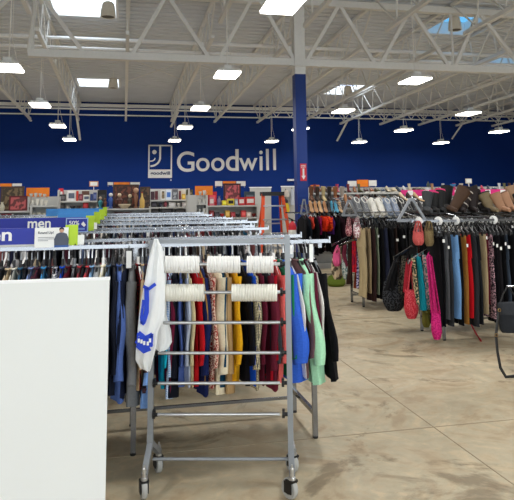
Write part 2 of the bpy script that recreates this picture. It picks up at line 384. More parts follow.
# hanging loudspeakers
spk = mat('beige_speaker_plastic', (226, 220, 206), .5)
spm = MB().lathe([(.09, .36), (.13, .33), (.165, .15), (.175, .0), (.16, -.01), (.15, .03)], n=18).mesh('speaker_body')
grl = MB().lathe([(.15, .01), (.15, .02)], n=18).mesh('speaker_grille'); dgr = mat('speaker_grille', (96, 92, 86), .7)
for k, (px, py, Y) in enumerate(((108, 17, 14.3), (113, 88, 22.5), (455, 30, 14.4), (348, 95, 22.5))):
    p = at(px, py, Y=Y)
    t = thing('hanging_loudspeaker', 'beige bucket-shaped loudspeaker hanging under the %s skylight' % ('near left', 'far left', 'near right blue', 'far right')[k], 'speaker', tuple(p), 0, 'loudspeakers under the roof')
    put(spm, 'body', spk, t); put(grl, 'grille', dgr, t)
    MB().tube([(0, 0, .35), (0, 0, deck(Y)-p.z)], .008, 6).build('cable', truss, t)

# ------------------------------------------------------------------ garments
rnd = random.Random(7)
HANG = []
brighth = mat('bright_hook_wire', (226, 228, 230), .3, .4)
HCOL = [blackp, mat('charcoal_plastic', (44, 44, 48), .4), mat('clear_grey_plastic', (120, 124, 128), .3), whitep]
hookm = mat('hook_wire', (120, 122, 126), .35, .9)
SEEN = {}
ORDN = ['first', 'second', 'third', 'fourth', 'fifth', 'sixth', 'seventh', 'eighth', 'ninth', 'tenth']
def hanger_mesh(wide=.2, clips=False):
    m = MB()
    m.tube([(0, -wide*.85, -.068), (0, -wide*.5, -.03), (0, -.02, 0.015), (0, .02, .015), (0, wide*.5, -.03), (0, wide*.85, -.068)], .0065, 6, flat=(1, 1)); m.tube([(0, 0, .01), (0, 0, .055)], .009, 6)
    if not clips: m.tube([(0, -wide, -.078), (0, wide, -.078)], .004, 5)
    else:
        for y in (-wide*.7, wide*.7): m.box((0, y, -.09), (.03, .03, .05))
    return m.mesh('hanger')
HG = hanger_mesh(); HGC = hanger_mesh(.15, True)
HKm = MB(); HKm.tube([(0, 0, 0), (0, 0, .095)]+[(0, .022*math.cos(a)-.0, .123+.026*math.sin(a)) for a in [-PI/2+k*1.3*PI/8 for k in range(9)]], .0042, 5); HK = HKm.mesh('hook')
HOOKTOP = .149    # hook top above the hanger origin
def shirt_meshes(seed, L=.72, th=.045, sl=.52, spread=0.0, w=.225):
    r = random.Random(seed); n = 22; body = MB(); rings = []
    prof = [(0.0, .055), (-.012, .07), (-.03, .12), (-.055, .18), (-.085, w-.01), (-.12, w), (-.2, w-.012), (-.32, w-.02), (-.45, w-.016), (-.58, w-.008), (-L+.02, w), (-L, w-.004)]
    ph = [r.random()*6 for _ in range(4)]
    for k, (z, hw) in enumerate(prof):
        u = -z/L; t = th*(.32+.68*min(1, u*3.2)); ring = []
        for q in range(n):
            a = 2*PI*q/n; y = hw*math.cos(a); x = t/2*math.sin(a)
            x += u*.012*(math.sin(y*38+ph[0])+.6*math.sin(y*71+ph[1]+z*4))
            ring.append((x+spread*u*u*.05, y, z + (.01*math.sin(y*25+ph[2]) if k > 9 else 0)))
        rings.append(ring)
    body.loft(rings); bm = body.mesh('shirt_body')
    sv = []
    for s in (-1, 1):
        m = MB(); rg = []; kk = 9
        for k in range(kk):
            u = k/(kk-1); z = -.075-sl*u; y = s*(w-.03+.055*math.sin(min(1, u*1.4)*PI/2)+.01*math.sin(u*5+ph[3]))
            ry = (.062-.022*u); rx = th*(.40-.08*u)*(1+.15*math.sin(u*9+ph[1])); xo = spread*u*.12+.006*math.sin(u*7+ph[2])
            rg.append([(xo+rx*math.cos(2*PI*q/12), y+ry*math.sin(2*PI*q/12), z+.012*math.sin(2*PI*q/12)*s) for q in range(12)])
        m.loft(rg); sv.append(m.mesh('shirt_sleeve'))
    col = MB(); col.tube([(0, .05*math.cos(a), .012+.006*math.cos(2*a)) if 0 else (.012*math.sin(a), .055*math.cos(a), .006) for a in [2*PI*k/14 for k in range(14)]]+[(0, .055, .008)], .006, 6)
    return bm, sv, col.mesh('shirt_collar')
def pants_meshes(seed, L=1.0, th=.05, w=.15):
    r = random.Random(seed); ph = [r.random()*6 for _ in range(4)]; n = 18; m = MB(); rings = []
    legs = []
    prof = [(0, w), (-.06, w+.006), (-.2, w+.012), (-.28, w+.01)]
    for z, hw in prof:
        u = -z/L; rings.append([((th*(.35+1.2*min(u, .3)))/2*math.sin(2*PI*q/n)*1.5, hw*math.cos(2*PI*q/n), z) for q in range(n)])
    m.loft(rings); hips = m.mesh('pants_hips')
    for s in (-1, 1):
        lg = MB(); rg = []
        for k in range(9):
            u = k/8; z = -.2-(L-.2)*u; c = s*(w*.5); ry = w*.5*(1.0-.12*u); rx = th*.36*(1+.2*math.sin(u*6+ph[0]+s))
            rg.append([(rx*math.cos(2*PI*q/12)+.008*math.sin(u*5+ph[1]), c+ry*math.sin(2*PI*q/12), z) for q in range(12)])
        lg.loft(rg); legs.append(lg.mesh('pants_leg'))
    wb = MB(); wb.loft([[(th*.26*math.sin(2*PI*q/n), (w+.004)*math.cos(2*PI*q/n), z) for q in range(n)] for z in (.004, -.035)])
    return hips, legs, wb.mesh('pants_waistband')
TAGM = MB().box((0, 0, 0), (.026, .003, .036)).mesh('price_tag')
SHIRTS = {}
def shirt_set(kind, seed):
    k = (kind, seed)
    if k not in SHIRTS:
        P = {'shirt': (.72, .045, .52), 'jacket': (.76, .075, .56), 'tee': (.66, .038, .17), 'thin': (.7, .030, .5), 'long': (.95, .05, .55), 'shortshirt': (.60, .045, .46)}[kind]
        SHIRTS[k] = shirt_meshes(seed*13+5, *P, spread=0)
    return SHIRTS[k]
PANTS = {}
def garment(kind, rgb, loc, label, group, rz=0, pat=None, rgb2=None, psc=40, sx=1.0, tilt=0.0, sz=1.0, lite=False, name=None):
    """loc: point on the rail where the hook hangs"""
    m = fab(rgb, pat, rgb2, psc)
    if kind == 'pants':
        sd = rnd.randrange(3)
        if sd not in PANTS: PANTS[sd] = pants_meshes(sd*7+1)
        hips, legs, wb = PANTS[sd]
        t = thing(name or 'trousers', label, 'trousers', (loc[0], loc[1], loc[2]-HOOKTOP+.062), rz, group)
        off = (0, 0, -.10)
        put(hips, 'hips', m, t, off)
        for lg in legs: put(lg, 'leg', m, t, off)
        put(wb, 'waistband', m, t, off); HANG.append(put(HGC, 'hanger', blackp, t))
        if rnd.random() < .4: put(TAGM, 'price_tag', MATS['paper_white'] if 'paper_white' in MATS else mat('paper_white', (236, 236, 232), .6, var=.02), t, (0, -.17, -.12-rnd.random()*.16), (0, 0, rnd.uniform(-.5, .5)))
    else:
        b_, sv, cl = shirt_set(kind, rnd.randrange(3))
        nm = {'jacket': 'jacket', 'tee': 't_shirt', 'long': 'dress'}.get(kind, 'shirt')
        LIFT = .065 if (lite and loc[1] > 5) else 0
        t = thing(name or nm, label, nm.replace('_', '-'), (loc[0], loc[1], loc[2]-HOOKTOP+.012+LIFT), rz, group)
        t.rotation_euler = (0, tilt, rz)
        put(b_, 'body', m, t)
        for s in sv: put(s, 'sleeve', m, t)
        if not lite: put(cl, 'collar', m, t)
        HANG.append(put(HG, 'hanger', HCOL[int(rnd.random()**2*len(HCOL))], t))
    put(HK, 'hook', rnd.choice((hookm, hookm, blackp, brighth)), HANG[-1], (0, 0, -.05) if kind == 'pants' else (0, 0, -LIFT))
    t.scale = (sx, 1, sz)
    return t
CN = {}
def cname(rgb):
    tab = {'black': (16, 16, 20), 'charcoal': (52, 54, 60), 'grey': (118, 120, 124), 'pale grey': (176, 178, 180), 'white': (228, 228, 224), 'cream': (222, 208, 176), 'tan': (170, 140, 96), 'brown': (84, 56, 40), 'navy': (22, 30, 70), 'royal blue': (30, 80, 190), 'light blue': (110, 160, 215), 'teal': (20, 110, 120), 'denim blue': (80, 110, 165), 'red': (180, 26, 36), 'coral': (214, 96, 92), 'maroon': (88, 22, 40), 'yellow': (222, 164, 30), 'mint green': (160, 214, 176), 'green': (40, 130, 90), 'olive': (96, 104, 56), 'purple': (90, 50, 110), 'pink': (222, 110, 150), 'orange': (220, 90, 36)}
    return min(tab, key=lambda k: sum((a-b_)**2 for a, b_ in zip(tab[k], rgb)))

# ------------------------------------------------------------------ clothes racks
def rack(name_label, x0, x1, y0, y1, z, legs, legy, group='chrome clothes racks', shelf=None):
    t = thing('clothes_rack', name_label, 'clothes rack', (legs[0], legy[0], 0), 0, group); ox, oy = legs[0], legy[0]
    for y in (y0, y1):
        MB().sq((x0-ox, y-oy, z), (x1-ox, y-oy, z), .022, .024).build('rail', chrome, t, False)
        MB().bb(x1-ox-.004, x1-ox+.006, y-oy-.014, y-oy+.014, z-.014, z+.03).build('rail_stop', chrome, t, False)
    for lx in legs:
        for ly in legy:
            MB().bb(lx-ox-.017, lx-ox+.017, ly-oy-.012, ly-oy+.012, 0.01, z-.015).build('leg', chrome, t, False)
            MB().lathe([(.02, 0), (.02, .012), (.01, .02)], (lx-ox, ly-oy, 0), 10).build('foot', blackp, t)
        MB().sq((lx-ox, legy[0]-oy, .16), (lx-ox, legy[1]-oy, .16), .025, .03).build('end_bar', chrome, t, False)
        MB().sq((lx-ox, min(y0, legy[0])-oy, z-.03), (lx-ox, max(y1, legy[1])-oy, z-.03), .025, .03).build('top_arm', chrome, t, False)
    MB().sq((legs[0]-ox, legy[1]-oy, .11), (legs[-1]-ox, legy[1]-oy, .11), .02, .02).build('stretcher', chrome, t, False)
    return t
RZ = 1.335
R1 = rack('nearest long chrome two-rail clothes rack behind the rolling frame', -2.3, 1.37, 4.1, 4.8, RZ, [-2.0, .082, 1.305], [4.31, 4.85])

GR = 'shirts on the near rail of the nearest rack'
# (px at y 310, kind, colour, pattern, second colour, scale, width factor, extra z factor, rz, tilt)
G1 = [
 (-8,'shirt',(40,44,52)), (-1,'shirt',(210,190,160)), (5,'shirt',(225,220,205)), (12,'shirt',(50,96,128)), (18,'shirt',(30,34,44)), (24,'shirt',(120,140,190)), (30,'shirt',(110,50,58),'speckle',(60,40,60),50), (37,'shirt',(70,150,206)),
 (43,'shirt',(24,26,44)), (49,'jacket',(30,32,60),'zigzag',(226,226,226),26,1.1), (57,'shirt',(24,76,190)), (64,'jacket',(84,18,34)), (70,'shirt',(50,54,60)), (76,'shirt',(170,60,70)), (81,'shirt',(30,30,38)), (85,'shirt',(196,70,74)),
 (89,'shirt',(140,180,220)), (95,'jacket',(150,152,154),None,None,40,1.3), (101,'shirt',(232,222,190)), (107,'shirt',(96,116,140)),
 (112,'shirt',(26,30,44)), (118,'jacket',(84,110,176),None,None,40,1.1,1.0), (125,'jacket',(20,26,46),None,None,40,1.0,.98), (132,'jacket',(112,114,116),None,None,40,1.15,1.04),
 (138.5,'thin',(150,34,38),'speckle',(40,26,34),60), (143,'thin',(220,190,150)), (147,'shirt',(24,26,38),'speckle',(90,60,70),60,1), (152,'shirt',(120,160,222),None,None,40,1.3,1.12),
 (162,'thin',(20,170,196)), (166.5,'shirt',(104,26,52)), (172,'shirt',(126,162,210),'plaid',(220,226,236),34,1.0,1.06), (178.5,'jacket',(14,16,28)), (184,'thin',(70,90,150)), (188,'thin',(226,208,160)), (192,'thin',(176,186,206),None,None,40,1.2), (197,'thin',(190,24,34),None,None,40,1.2), (200.5,'thin',(196,150,70)),
 (205,'jacket',(20,30,74),None,None,40,.95), (211,'shirt',(150,40,36),'speckle',(230,200,180),90), (219,'jacket',(216,204,176),None,None,40,1.35), (226,'shirt',(14,64,92)), (232,'jacket',(176,146,104),'stripe',(150,120,80),60,.9), (239.5,'shirt',(226,166,28),None,None,40,1.15,.98), (246,'shirt',(14,16,26)), (252.5,'shirt',(28,84,200)), (258,'jacket',(222,208,168),'plaid',(60,60,66),34,.85,.98), (264.5,'shirt',(92,24,44)), (270,'shirt',(62,64,70)), (274,'thin',(180,20,40),None,None,40,1.3), (278,'jacket',(104,32,50)),
 (283.5,'shirt',(220,100,96),None,None,40,1.1), (289,'thin',(34,140,96)),
 (298,'jacket',(52,96,200),None,None,40,1.9,.95,.0,-.05), (302,'thin',(226,224,224),None,None,40,1.2,1.0,0,-.06), (306.5,'thin',(120,90,90)), (315,'jacket',(168,222,184),None,None,40,1.45,.98,-.06,-.09), (320,'thin',(104,30,56),None,None,40,1,.84,-.05,-.07), (323,'thin',(232,230,226),None,None,40,1,.84,-.05,-.07), (329,'shirt',(14,14,18),None,None,40,1.3,1.02,-.06,-.11)]
def hang_row(specs, rail_y, z, group, where, front=.25, pyref=310, lite=False):
    nms = []
    for s in specs:
        nm = cname(s[2]); p = s[3] if len(s) > 3 else None
        if p: nm = {'speckle': 'patterned ', 'plaid': 'checked ', 'stripe': 'striped ', 'zigzag': 'zigzag '}[p]+nm
        nms.append(nm)
    kn = {'shirt': 'shirt', 'jacket': 'jacket', 'thin': 'blouse', 'tee': 'T-shirt', 'long': 'dress', 'pants': 'trousers', 'shortshirt': 'top'}
    for i, s in enumerate(specs):
        px, kind, rgb = s[0], s[1], s[2]
        pat = s[3] if len(s) > 3 else None; rgb2 = s[4] if len(s) > 4 else None; psc = s[5] if len(s) > 5 else 40
        sx = s[6] if len(s) > 6 else 1.0; sz = s[7] if len(s) > 7 else 1.0; rz = s[8] if len(s) > 8 else rnd.uniform(-.13, .13); tl = s[9] if len(s) > 9 else 0; tj = 0 if tl or kind == 'pants' else rnd.uniform(-.022, .022)
        X = px if pyref is None else at(px, pyref, Y=rail_y-front).x
        if tl: X = at(px-4, 280, Y=rail_y-front).x
        a = nms[i-1] if i else None; c = nms[i+1] if i+1 < len(specs) else None
        nb = 'between %s and %s' % (a, c) if a and c else ('at left end by the %s one' % c if c else 'at right end by the %s one' % a)
        lb_ = '%s %s %s, %s' % (nms[i], kn[kind], nb, where); SEEN[lb_] = SEEN.get(lb_, 0)+1
        if SEEN[lb_] > 1: lb_ = '%s %s' % (ORDN[min(9, SEEN[lb_]-1)], lb_)
        if len(lb_.split()) > 16: lb_ = lb_.replace(' rail of ', ' rail, ')
        garment(kind, rgb, (X, rail_y, z+.014), lb_, group, rz, pat, rgb2, psc, sx, tl or tj, sz, lite)
hang_row(G1, 4.1, RZ, GR, 'on the nearest rail')
PAL = [(20,22,30),(30,34,60),(60,64,72),(120,120,126),(180,182,186),(198,196,190),(40,50,80),(80,96,130),(110,40,50),(64,26,40),(30,30,36),(16,18,24),(40,40,46),(26,30,44),(24,26,30),(14,16,20),(200,180,150),(70,50,44),(30,70,90),(120,70,70),(52,54,60),(16,30,66),(120,40,44),(90,104,120)]
def rand_row(x0, x1, step, rail_y, z, group, where, kinds=('shirt', 'jacket', 'thin'), pal=PAL):
    xs_ = []; x = x0; sp = []
    while x < x1:
        rgb = rnd.choice(pal); k = rnd.choice(kinds); p = rnd.random()
        pt = ('plaid', (225, 225, 225), 36) if p > .9 else (('speckle', (200, 190, 190), 60) if p > .8 else (None, None, 40))
        sp.append((x, k, rgb, *pt, rnd.uniform(.9, 1.3), rnd.uniform(.94, 1.04))); x += step*rnd.uniform(.85, 1.15)
    hang_row(sp, rail_y, z, group, where, pyref=None, lite=True)
rand_row(-1.25, 1.3, .062, 4.8, RZ, 'shirts on the back rail of the nearest rack', 'back rail of nearest rack')
RR = [(6.25, 6.95, 1.44, 'second'), (8.1, 8.8, 1.72, 'third'), (9.75, 10.45, 1.67, 'fourth'), (12.1, 12.8, 1.67, 'fifth'), (14.1, 14.8, 1.75, 'sixth')]
for i, (ya, yb, xe, nm) in enumerate(RR):
    rack('%s long chrome rack of shirts, counting back from the nearest' % nm, -2.9-.25*i, xe, ya, yb, RZ+.01*i, [-2.6-.25*i, -.6, xe-.08], [ya+.15, yb-.15])
    rand_row(-1.7-.4*i, xe-.08, .075 if i < 2 else .11, ya, RZ+.01*i, 'shirts on the front rail of the %s rack' % nm, 'front rail of %s rack' % nm)
    rand_row(-1.7-.4*i, xe-.1, .10 if i < 2 else .15, yb, RZ+.01*i, 'shirts on the back rail of the %s rack' % nm, 'back rail of %s rack' % nm)

# ------------------------------------------------------------------ blade signs on the left racks
navy = mat('sign_navy', (24, 40, 150), .45, var=.03); lime = mat('sign_lime', (176, 208, 30), .45, var=.03); skyb = mat('sign_sky_blue', (60, 140, 214), .45, var=.03)
paper = mat('paper_white', (236, 236, 232), .6, var=.02); ink = mat('dark_ink', (30, 34, 60), .7)
SG = [(4.1, -1.35, -.28, 'nearest', navy), (6.25, -2.1, -.28, 'second nearest', navy), (8.1, -.80, -.29, 'third nearest', skyb), (9.75, -.95, -.29, 'fourth nearest', skyb), (12.1, -1.4, -.31, 'farthest', skyb)]
for k, (Y, xa, xb, nm, mc) in enumerate(SG):
    zb = RZ + .014 + (.0 if k == 0 else .01*(k-1)); h = (.125, .145, .148, .155, .165)[k]
    t = thing('rack_sign', '%s long %s blade sign with lime end panel standing on a rack top' % (nm, 'navy' if mc is navy else 'light blue'), 'sign', (xa, Y, zb), 0, 'blade signs on the rack tops')
    MB().bb(0, xb-xa-.06, -.012, .012, .012, h-.015).build('panel', mc, t, False)
    MB().bb(xb-xa-.075, xb-xa, -.014, .014, .0, h).build('end_panel', lime, t, False)
    f = MB(); f.bb(0, xb-xa-.06, -.02, .02, 0, .012); f.build('base_channel', shelfm, t, False)
    for q in (.2, xb-xa-.2): MB().bb(q-.01, q+.01, -.02, .02, -.006, .03).build('clip', chrome, t, False)
    if k == 0:
        x1 = at(12, 240, Y=Y).x; wd = at(12, 240, Y=Y).x-at(-28, 240, Y=Y).x
        text('men', x1-wd-xa, x1-xa, .035, .09, -.012, paper, t, .02, .004)
    if k == 1:
        x0 = at(28, 222, Y=Y).x; x1 = at(51, 222, Y=Y).x
        text('men', x0-xa, x1-xa, .035, .10, -.012, paper, t, .02, .004)
# poster on the nearest sign
Y = 4.1-.03; a = at(35, 228, Y=Y); b2 = at(68, 247, Y=Y)
t = thing('poster', 'small white poster with a man in grey sweater on nearest blue sign', 'poster', (a.x, Y, b2.z)); W_ = b2.x-a.x; H_ = a.z-b2.z
MB().bb(0, W_, -.004, .004, 0, H_).build('sheet', paper, t, False)
text('Round Up!', .02, W_*.56, H_*.66, H_*.82, -.004, ink, t, .01, .002)
m = MB()
for z in (.5, .42, .34): m.bb(.02, W_*(.58 if z > .35 else .4), -.0055, -.004, H_*z, H_*z+.003)
m.build('small_print', mat('grey_ink', (120, 120, 130), .7), t, False)
cx = W_*.8
MB().prism([(cx-.042, 0), (cx+.042, 0), (cx+.042, .012), (cx-.042, .012)], lambda x, z: (x, -.006, z), lambda x, z: (x, -.0045, z)).build('printed_jeans', mat('print_blue', (50, 90, 160), .6), t, False)
MB().prism([(cx-.042, .012), (cx+.042, .012), (cx+.044, .05), (cx+.03, .082), (cx+.01, .09), (cx-.01, .09), (cx-.03, .082), (cx-.044, .05)], lambda x, z: (x, -.0065, z), lambda x, z: (x, -.0045, z)).build('printed_sweater', mat('print_grey', (78, 84, 98), .6), t, False)
MB().lathe([(.0145, 0), (.0145, .002)], (cx, -.0045, .104), 14, Matrix.Rotation(PI/2, 3, 'X')).build('printed_face', mat('print_skin', (196, 150, 124), .6), t, False)
MB().prism([(cx-.015, .106), (cx-.013, .117), (cx, .122), (cx+.013, .117), (cx+.015, .106), (cx, .112)], lambda x, z: (x, -.0075, z), lambda x, z: (x, -.0045, z)).build('printed_hair', ink, t, False)
# 50% card on the second sign
Y = 6.25-.03; a = at(66, 218, Y=Y); b2 = at(88, 232, Y=Y)
t = thing('sale_card', 'navy fifty percent sale card with pale border on the second blue sign', 'sign', (a.x, Y, b2.z)); W_ = b2.x-a.x; H_ = a.z-b2.z
MB().bb(0, W_, -.004, .004, 0, H_).build('border', mat('pale_blue_border', (150, 176, 220), .5), t, False)
MB().bb(.01, W_-.01, -.006, -.004, .01, H_-.01).build('field', navy, t, False)
text('50%', .03, W_*.6, H_*.5, H_*.8, -.006, paper, t, .01, .003)
m = MB(); m.prism([(W_*.68, H_*.55), (W_*.78, H_*.75), (W_*.9, H_*.5), (W_*.82, H_*.36)], lambda x, z: (x, -.009, z), lambda x, z: (x, -.006, z)); m.build('tag_icon', paper, t, False)
m = MB(); m.bb(.03, W_-.03, -.008, -.006, H_*.16, H_*.3); m.build('small_print', mat('print_mid_blue', (110, 140, 200), .6), t, False)
# ticket holders standing on the rails
for k, (px, py, Y) in enumerate(((79.5, 240, 4.1), (94, 226, 6.25), (325, 152, 4.1))):
    if k == 2: continue
    p = at(px, py, Y=Y); zb = RZ+.014-(p.z)
    t = thing('ticket_holder', 'small white ticket holder on the rack end of the %s blade sign' % ('nearest', 'second')[k], 'ticket holder', tuple(p))
    MB().bb(-.028, .028, -.006, .006, -.03, .032).build('card', paper, t, False)
    MB().bb(-.006, .006, -.005, .005, zb, -.03).build('stem', chrome, t, False)
# white rectangular tags hanging between the rails at the right end of rack one
for k, (px, py0, py1, wd) in enumerate(((129, 251, 268, .032), (291, 245, 254, .02), (311, 244, 262, .025))):
    a = at(px, py0, Y=4.02); b2 = at(px, py1, Y=4.02)
    t = thing('size_tag', ('white paper size tag hanging under the rail left of the rolling frame', 'short white tag hanging under the rail beside the rolling frame post', 'longer white tag hanging near the right end of the nearest rail')[k], 'tag', tuple(a))
    MB().bb(-wd/2, wd/2, -.004, .004, b2.z-a.z, -.0).build('card', paper, t, False)
    MB().tube([(0, 0, 0), (0, .03, RZ-.02-a.z+.02)], .003, 5).build('loop', chrome, t)

# ------------------------------------------------------------------ white panel in the foreground
wp = mat('white_board', (228, 230, 228), .45, var=.015, scale=2)
t = thing('display_board', 'big plain white board standing at the lower left in front of the racks', 'board', (-.06, 3.0, 0))
MB().bb(-1.5, 0, 0, .03, .03, 1.262).build('board', wp, t, False)
MB().bb(-1.5, .003, -.004, .034, 1.255, 1.266).build('top_edge', trussw, t, False)
for x in (-.25, -1.25): MB().bb(x-.03, x+.03, -.2, .23, 0, .03).build('foot', shelfd, t, False)

# ------------------------------------------------------------------ rolling frame
post = mat('grey_powder_coated_steel', (138, 142, 146), .42, .35, var=.05)
FL = Vector((.132, 3.665, 0)); FR = Vector((.936, 3.475, 0)); ang = math.atan2(FR.y-FL.y, FR.x-FL.x)
PL = Vector((.170, 3.83, 0)); PR = Vector((.955, 3.64, 0)); width = (PR-PL).length
fr = thing('rolling_frame', 'grey rolling rung frame on four casters holding size dividers', 'rack', tuple(PL), ang)
def RX(px, py):   # along-frame coordinate for a photo column at the frame's own plane
    d = at(px, py, Y=1.0)-Vector((0, 0, EYE)); d2 = Vector((d.x, d.y)); n = Vector((-math.sin(ang), math.cos(ang)))
    s_ = (PL.xy.dot(n))/d2.dot(n); P = Vector((0, 0, EYE))+d*s_; return (P-PL).xy.dot(Vector((math.cos(ang), math.sin(ang)))), P.z
TOPZ = RX(150, 240)[1]
MB().bb(-.016, .016, -.014, .014, .235, TOPZ).build('left_post', post, fr, False)
MB().bb(width-.016, width+.016, -.014, .014, .175, TOPZ+.02).build('right_post', post, fr, False)
MB().sq((0.016, 0, TOPZ-.008), (width-.016, 0, TOPZ-.014), .026).build('top_rail', post, fr, False)
CAST = []
for side, x in (('l', 0), ('r', width)):
    zt = .235 if side == 'l' else .175
    m = MB(); m.sq((x, 0, zt-.0), (x-.0, -.165, .125), .032, .03); m.sq((x, 0, zt-.0), (x+.02, .17, .125), .032, .03); m.sq((x, .0, zt-.02), (x, 0, zt+.05), .034)
    m.build('splayed_foot', post, fr, False)
    CAST += [(x, -.165), (x+.02, .17)]
MB().tube([(.015, 0, RX(160, 459)[1]), (width-.015, 0, RX(280, 459)[1])], .0095, 10).build('base_bar', post, fr)
zl = MB().bb(-.013, .013, -.013, .013, .1, .15).mesh('stem')
for (cx_, cy_), sw in zip(CAST, (.35, .45, .75, .55)):
    x = y = 0
    c = MB(); c.lathe([(.009, .10), (.02, .104), (.02, .115), (.012, .12), (.012, .16), (.006, .165), (.006, .18)], (x, y, 0), 12)
    ca = c.build('caster', mat('zinc', (196, 198, 200), .3, .9), fr); ca.location = (cx_, cy_, 0); ca.rotation_euler = (0, 0, sw)
    yk = MB(); yk.bb(x-.024, x+.024, y-.02, y+.03, .092, .104); yk.bb(x-.024, x-.02, y-.012, y+.042, .035, .095); yk.bb(x+.02, x+.024, y-.012, y+.042, .035, .095); yk.build('fork', blackp, ca, False)
    wh = MB(); wh.lathe([(.02, -.015), (.05, -.015), (.054, -.008), (.054, .008), (.05, .015), (.02, .015)], (x, y+.02, .055), 24, Matrix.Rotation(PI/2, 3, 'Y')); wh.build('wheel', mat('grey_rubber_tyre', (164, 164, 160), .6), ca)
    hb = MB(); hb.lathe([(.027, -.018), (.027, .018)], (x, y+.02, .055), 16, Matrix.Rotation(PI/2, 3, 'Y')); hb.build('hub', blackp, ca)
RUNGS = [(264, 270), (292, 290), (322, 321.5), (352, 351), (382, 381.5), (413, 412)]
for i, py in enumerate((264, 292, 322, 352, 382, 413)):
    x0, z0 = RX(157, py); x1, z1 = RX(280, py-.5)
    r_ = MB(); r_.tube([(x0, -.028, z0), (x1, -.028, z1)], .0098, 12); ru = r_.build('rung', mat('brushed_steel_tube', (186, 188, 190), .3, .9), fr)
    for xx, zz in ((.016, z0), (width-.016-.03, z1)):
        e = MB(); e.lathe([(.010, 0), (.018, .0), (.018, .012), (.011, .016), (.011, .03)], (xx, -.028, zz), 12, Matrix.Rotation(PI/2, 3, 'Y')); e.bb(xx-.001, xx+.014, -.03, -.0, zz-.022, zz+.022)
        e.build('end_cap', blackp, ru)
# round size dividers threaded on the two upper rungs
dv = MB(); n = 28; R0, R1_ = .05, .0135; pr = []
th_ = .0042
rings = []
for (r, x) in ((R1_, -th_), (R0-.004, -th_), (R0, -th_*.4), (R0, th_*.4), (R0-.004, th_), (R1_, th_)):
    rings.append([(x, r*math.cos(2*PI*k/n), r*math.sin(2*PI*k/n)) for k in range(n)])
dv.loft(rings, closed=True); DV = dv.mesh('size_divider')
gd = Vector((math.cos(ang), math.sin(ang), 0)); nd = Vector((-math.sin(ang), math.cos(ang), 0))
for row, py, spans, mm2, nm in ((0, 264, ((166, 200, 7, 'left'), (208, 241, 7, 'middle'), (247, 274, 6, 'right')), whitep, 'upper'), (1, 292, ((160, 205.5, 12, 'left'), (232, 277.5, 12, 'right')), creamp, 'lower')):
    for (pa, pb, cnt, sd) in spans:
        xa, za = RX(pa, py); xb, zb = RX(pb, py); st_ = .0092; N_ = int((xb-xa)/st_)
        for k in range(N_):
            gap = 0
            x = xa+st_*(k+.5) + ((k//4)*.0 if row == 0 else 0)
            p = PL + gd*x + nd*(-.028)
            o = put(DV, 'size_divider', mm2, None, (p.x, p.y, za+(zb-za)*k/N_), (rnd.uniform(0, 6), rnd.uniform(-.02, .02), ang+rnd.uniform(-.03, .03) if row == 0 else ang))
            pos = 'left end disc' if k == 0 else ('right end disc' if k == N_-1 else 'inner disc')
            tag(o, 'round %s plastic size divider, %s of the %s stack on the %s rung' % ('white' if row == 0 else 'cream', pos, sd, nm), 'size divider', 'dividers in the %s stack on the %s rung' % (sd, nm))

# white bag with blue print hanging on the frame's left post
def cloth_strip(rows, n=12, th=.012, ph=0):
    """rows: (px_left, px_right, py, Y) -> a folded closed sheet"""
    rings = []
    for i, (a, b_, py, Y) in enumerate(rows):
        A = at(a, py, Y=Y); B = at(b_, py, Y=Y); ring = []
        for k in range(n+1):
            u = k/n; p = A.lerp(B, u); ring.append(p+Vector((0, -th*(1+.9*math.sin(u*11+i*.35+ph))*math.sin(PI*u)**.5, 0)))
        for k in range(n-1, 0, -1):
            u = k/n; p = A.lerp(B, u); ring.append(p+Vector((0, th*math.sin(PI*u)**.5+.004, 0)))
        rings.append(ring)
    return rings
bagm = mat('white_nylon_bag', (224, 226, 226), .65, bump=.3, scale=14, var=.05); blu = mat('bag_print_blue', (22, 62, 196), .6, var=.08)
P0 = at(156, 240, Y=3.72)
t = thing('shopping_bag', 'white nylon bag with blue print draped over the left post of the rolling frame', 'bag', tuple(P0))
def wl_(mb, name, m, parent): 
    mb.v = [tuple(Vector(v)-P0) for v in mb.v]; return mb.build(name, m, parent)
front = [(154, 158, 239, 3.74), (152, 161, 246, 3.72), (149.5, 163, 256, 3.71), (147, 164, 268, 3.70), (144.5, 165, 282, 3.69), (141.5, 165, 298, 3.69), (139, 164.5, 315, 3.68), (137.5, 158, 332, 3.68), (136, 156, 348, 3.68), (135.5, 153, 360, 3.69), (140, 151, 368, 3.70), (146, 150, 371, 3.71)]
wl_(MB().loft(cloth_strip(front)), 'body', bagm, t)
back = [(157, 162, 246, 3.80), (160, 167, 262, 3.79), (158, 166, 290, 3.79), (156, 166.5, 315, 3.79), (155, 171, 330, 3.79), (155, 172, 342, 3.79), (156, 168, 349, 3.79), (158, 164, 351, 3.79)]
wl_(MB().loft(cloth_strip(back, ph=2)), 'rear_flap', bagm, t)
# printed bands follow the front sheet
def printband(pts, wpx, name, Y=3.655):
    mb = MB(); L_, R_ = [], []
    for i, (x, y) in enumerate(pts):
        q0 = pts[max(i-1, 0)]; q1 = pts[min(i+1, len(pts)-1)]; d = Vector((q1[0]-q0[0], q1[1]-q0[1])).normalized(); nn = Vector((-d.y, d.x))*wpx/2
        L_.append((x+nn.x, y+nn.y)); R_.append((x-nn.x, y-nn.y))
    for i in range(len(pts)-1):
        q = [L_[i], L_[i+1], R_[i+1], R_[i]]; f_ = [at(a, b_, Y=Y) for a, b_ in q]; k_ = [p+Vector((0, .012, 0)) for p in f_]
        mb.add(f_+k_, [(0, 1, 2, 3), (7, 6, 5, 4), (0, 4, 5, 1), (2, 6, 7, 3), (1, 5, 6, 2), (0, 3, 7, 4)])
    wl_(mb, name, blu, t)
printband([(143.5, 286.5), (149, 289), (155.5, 284)], 3.2, 'print_bar')
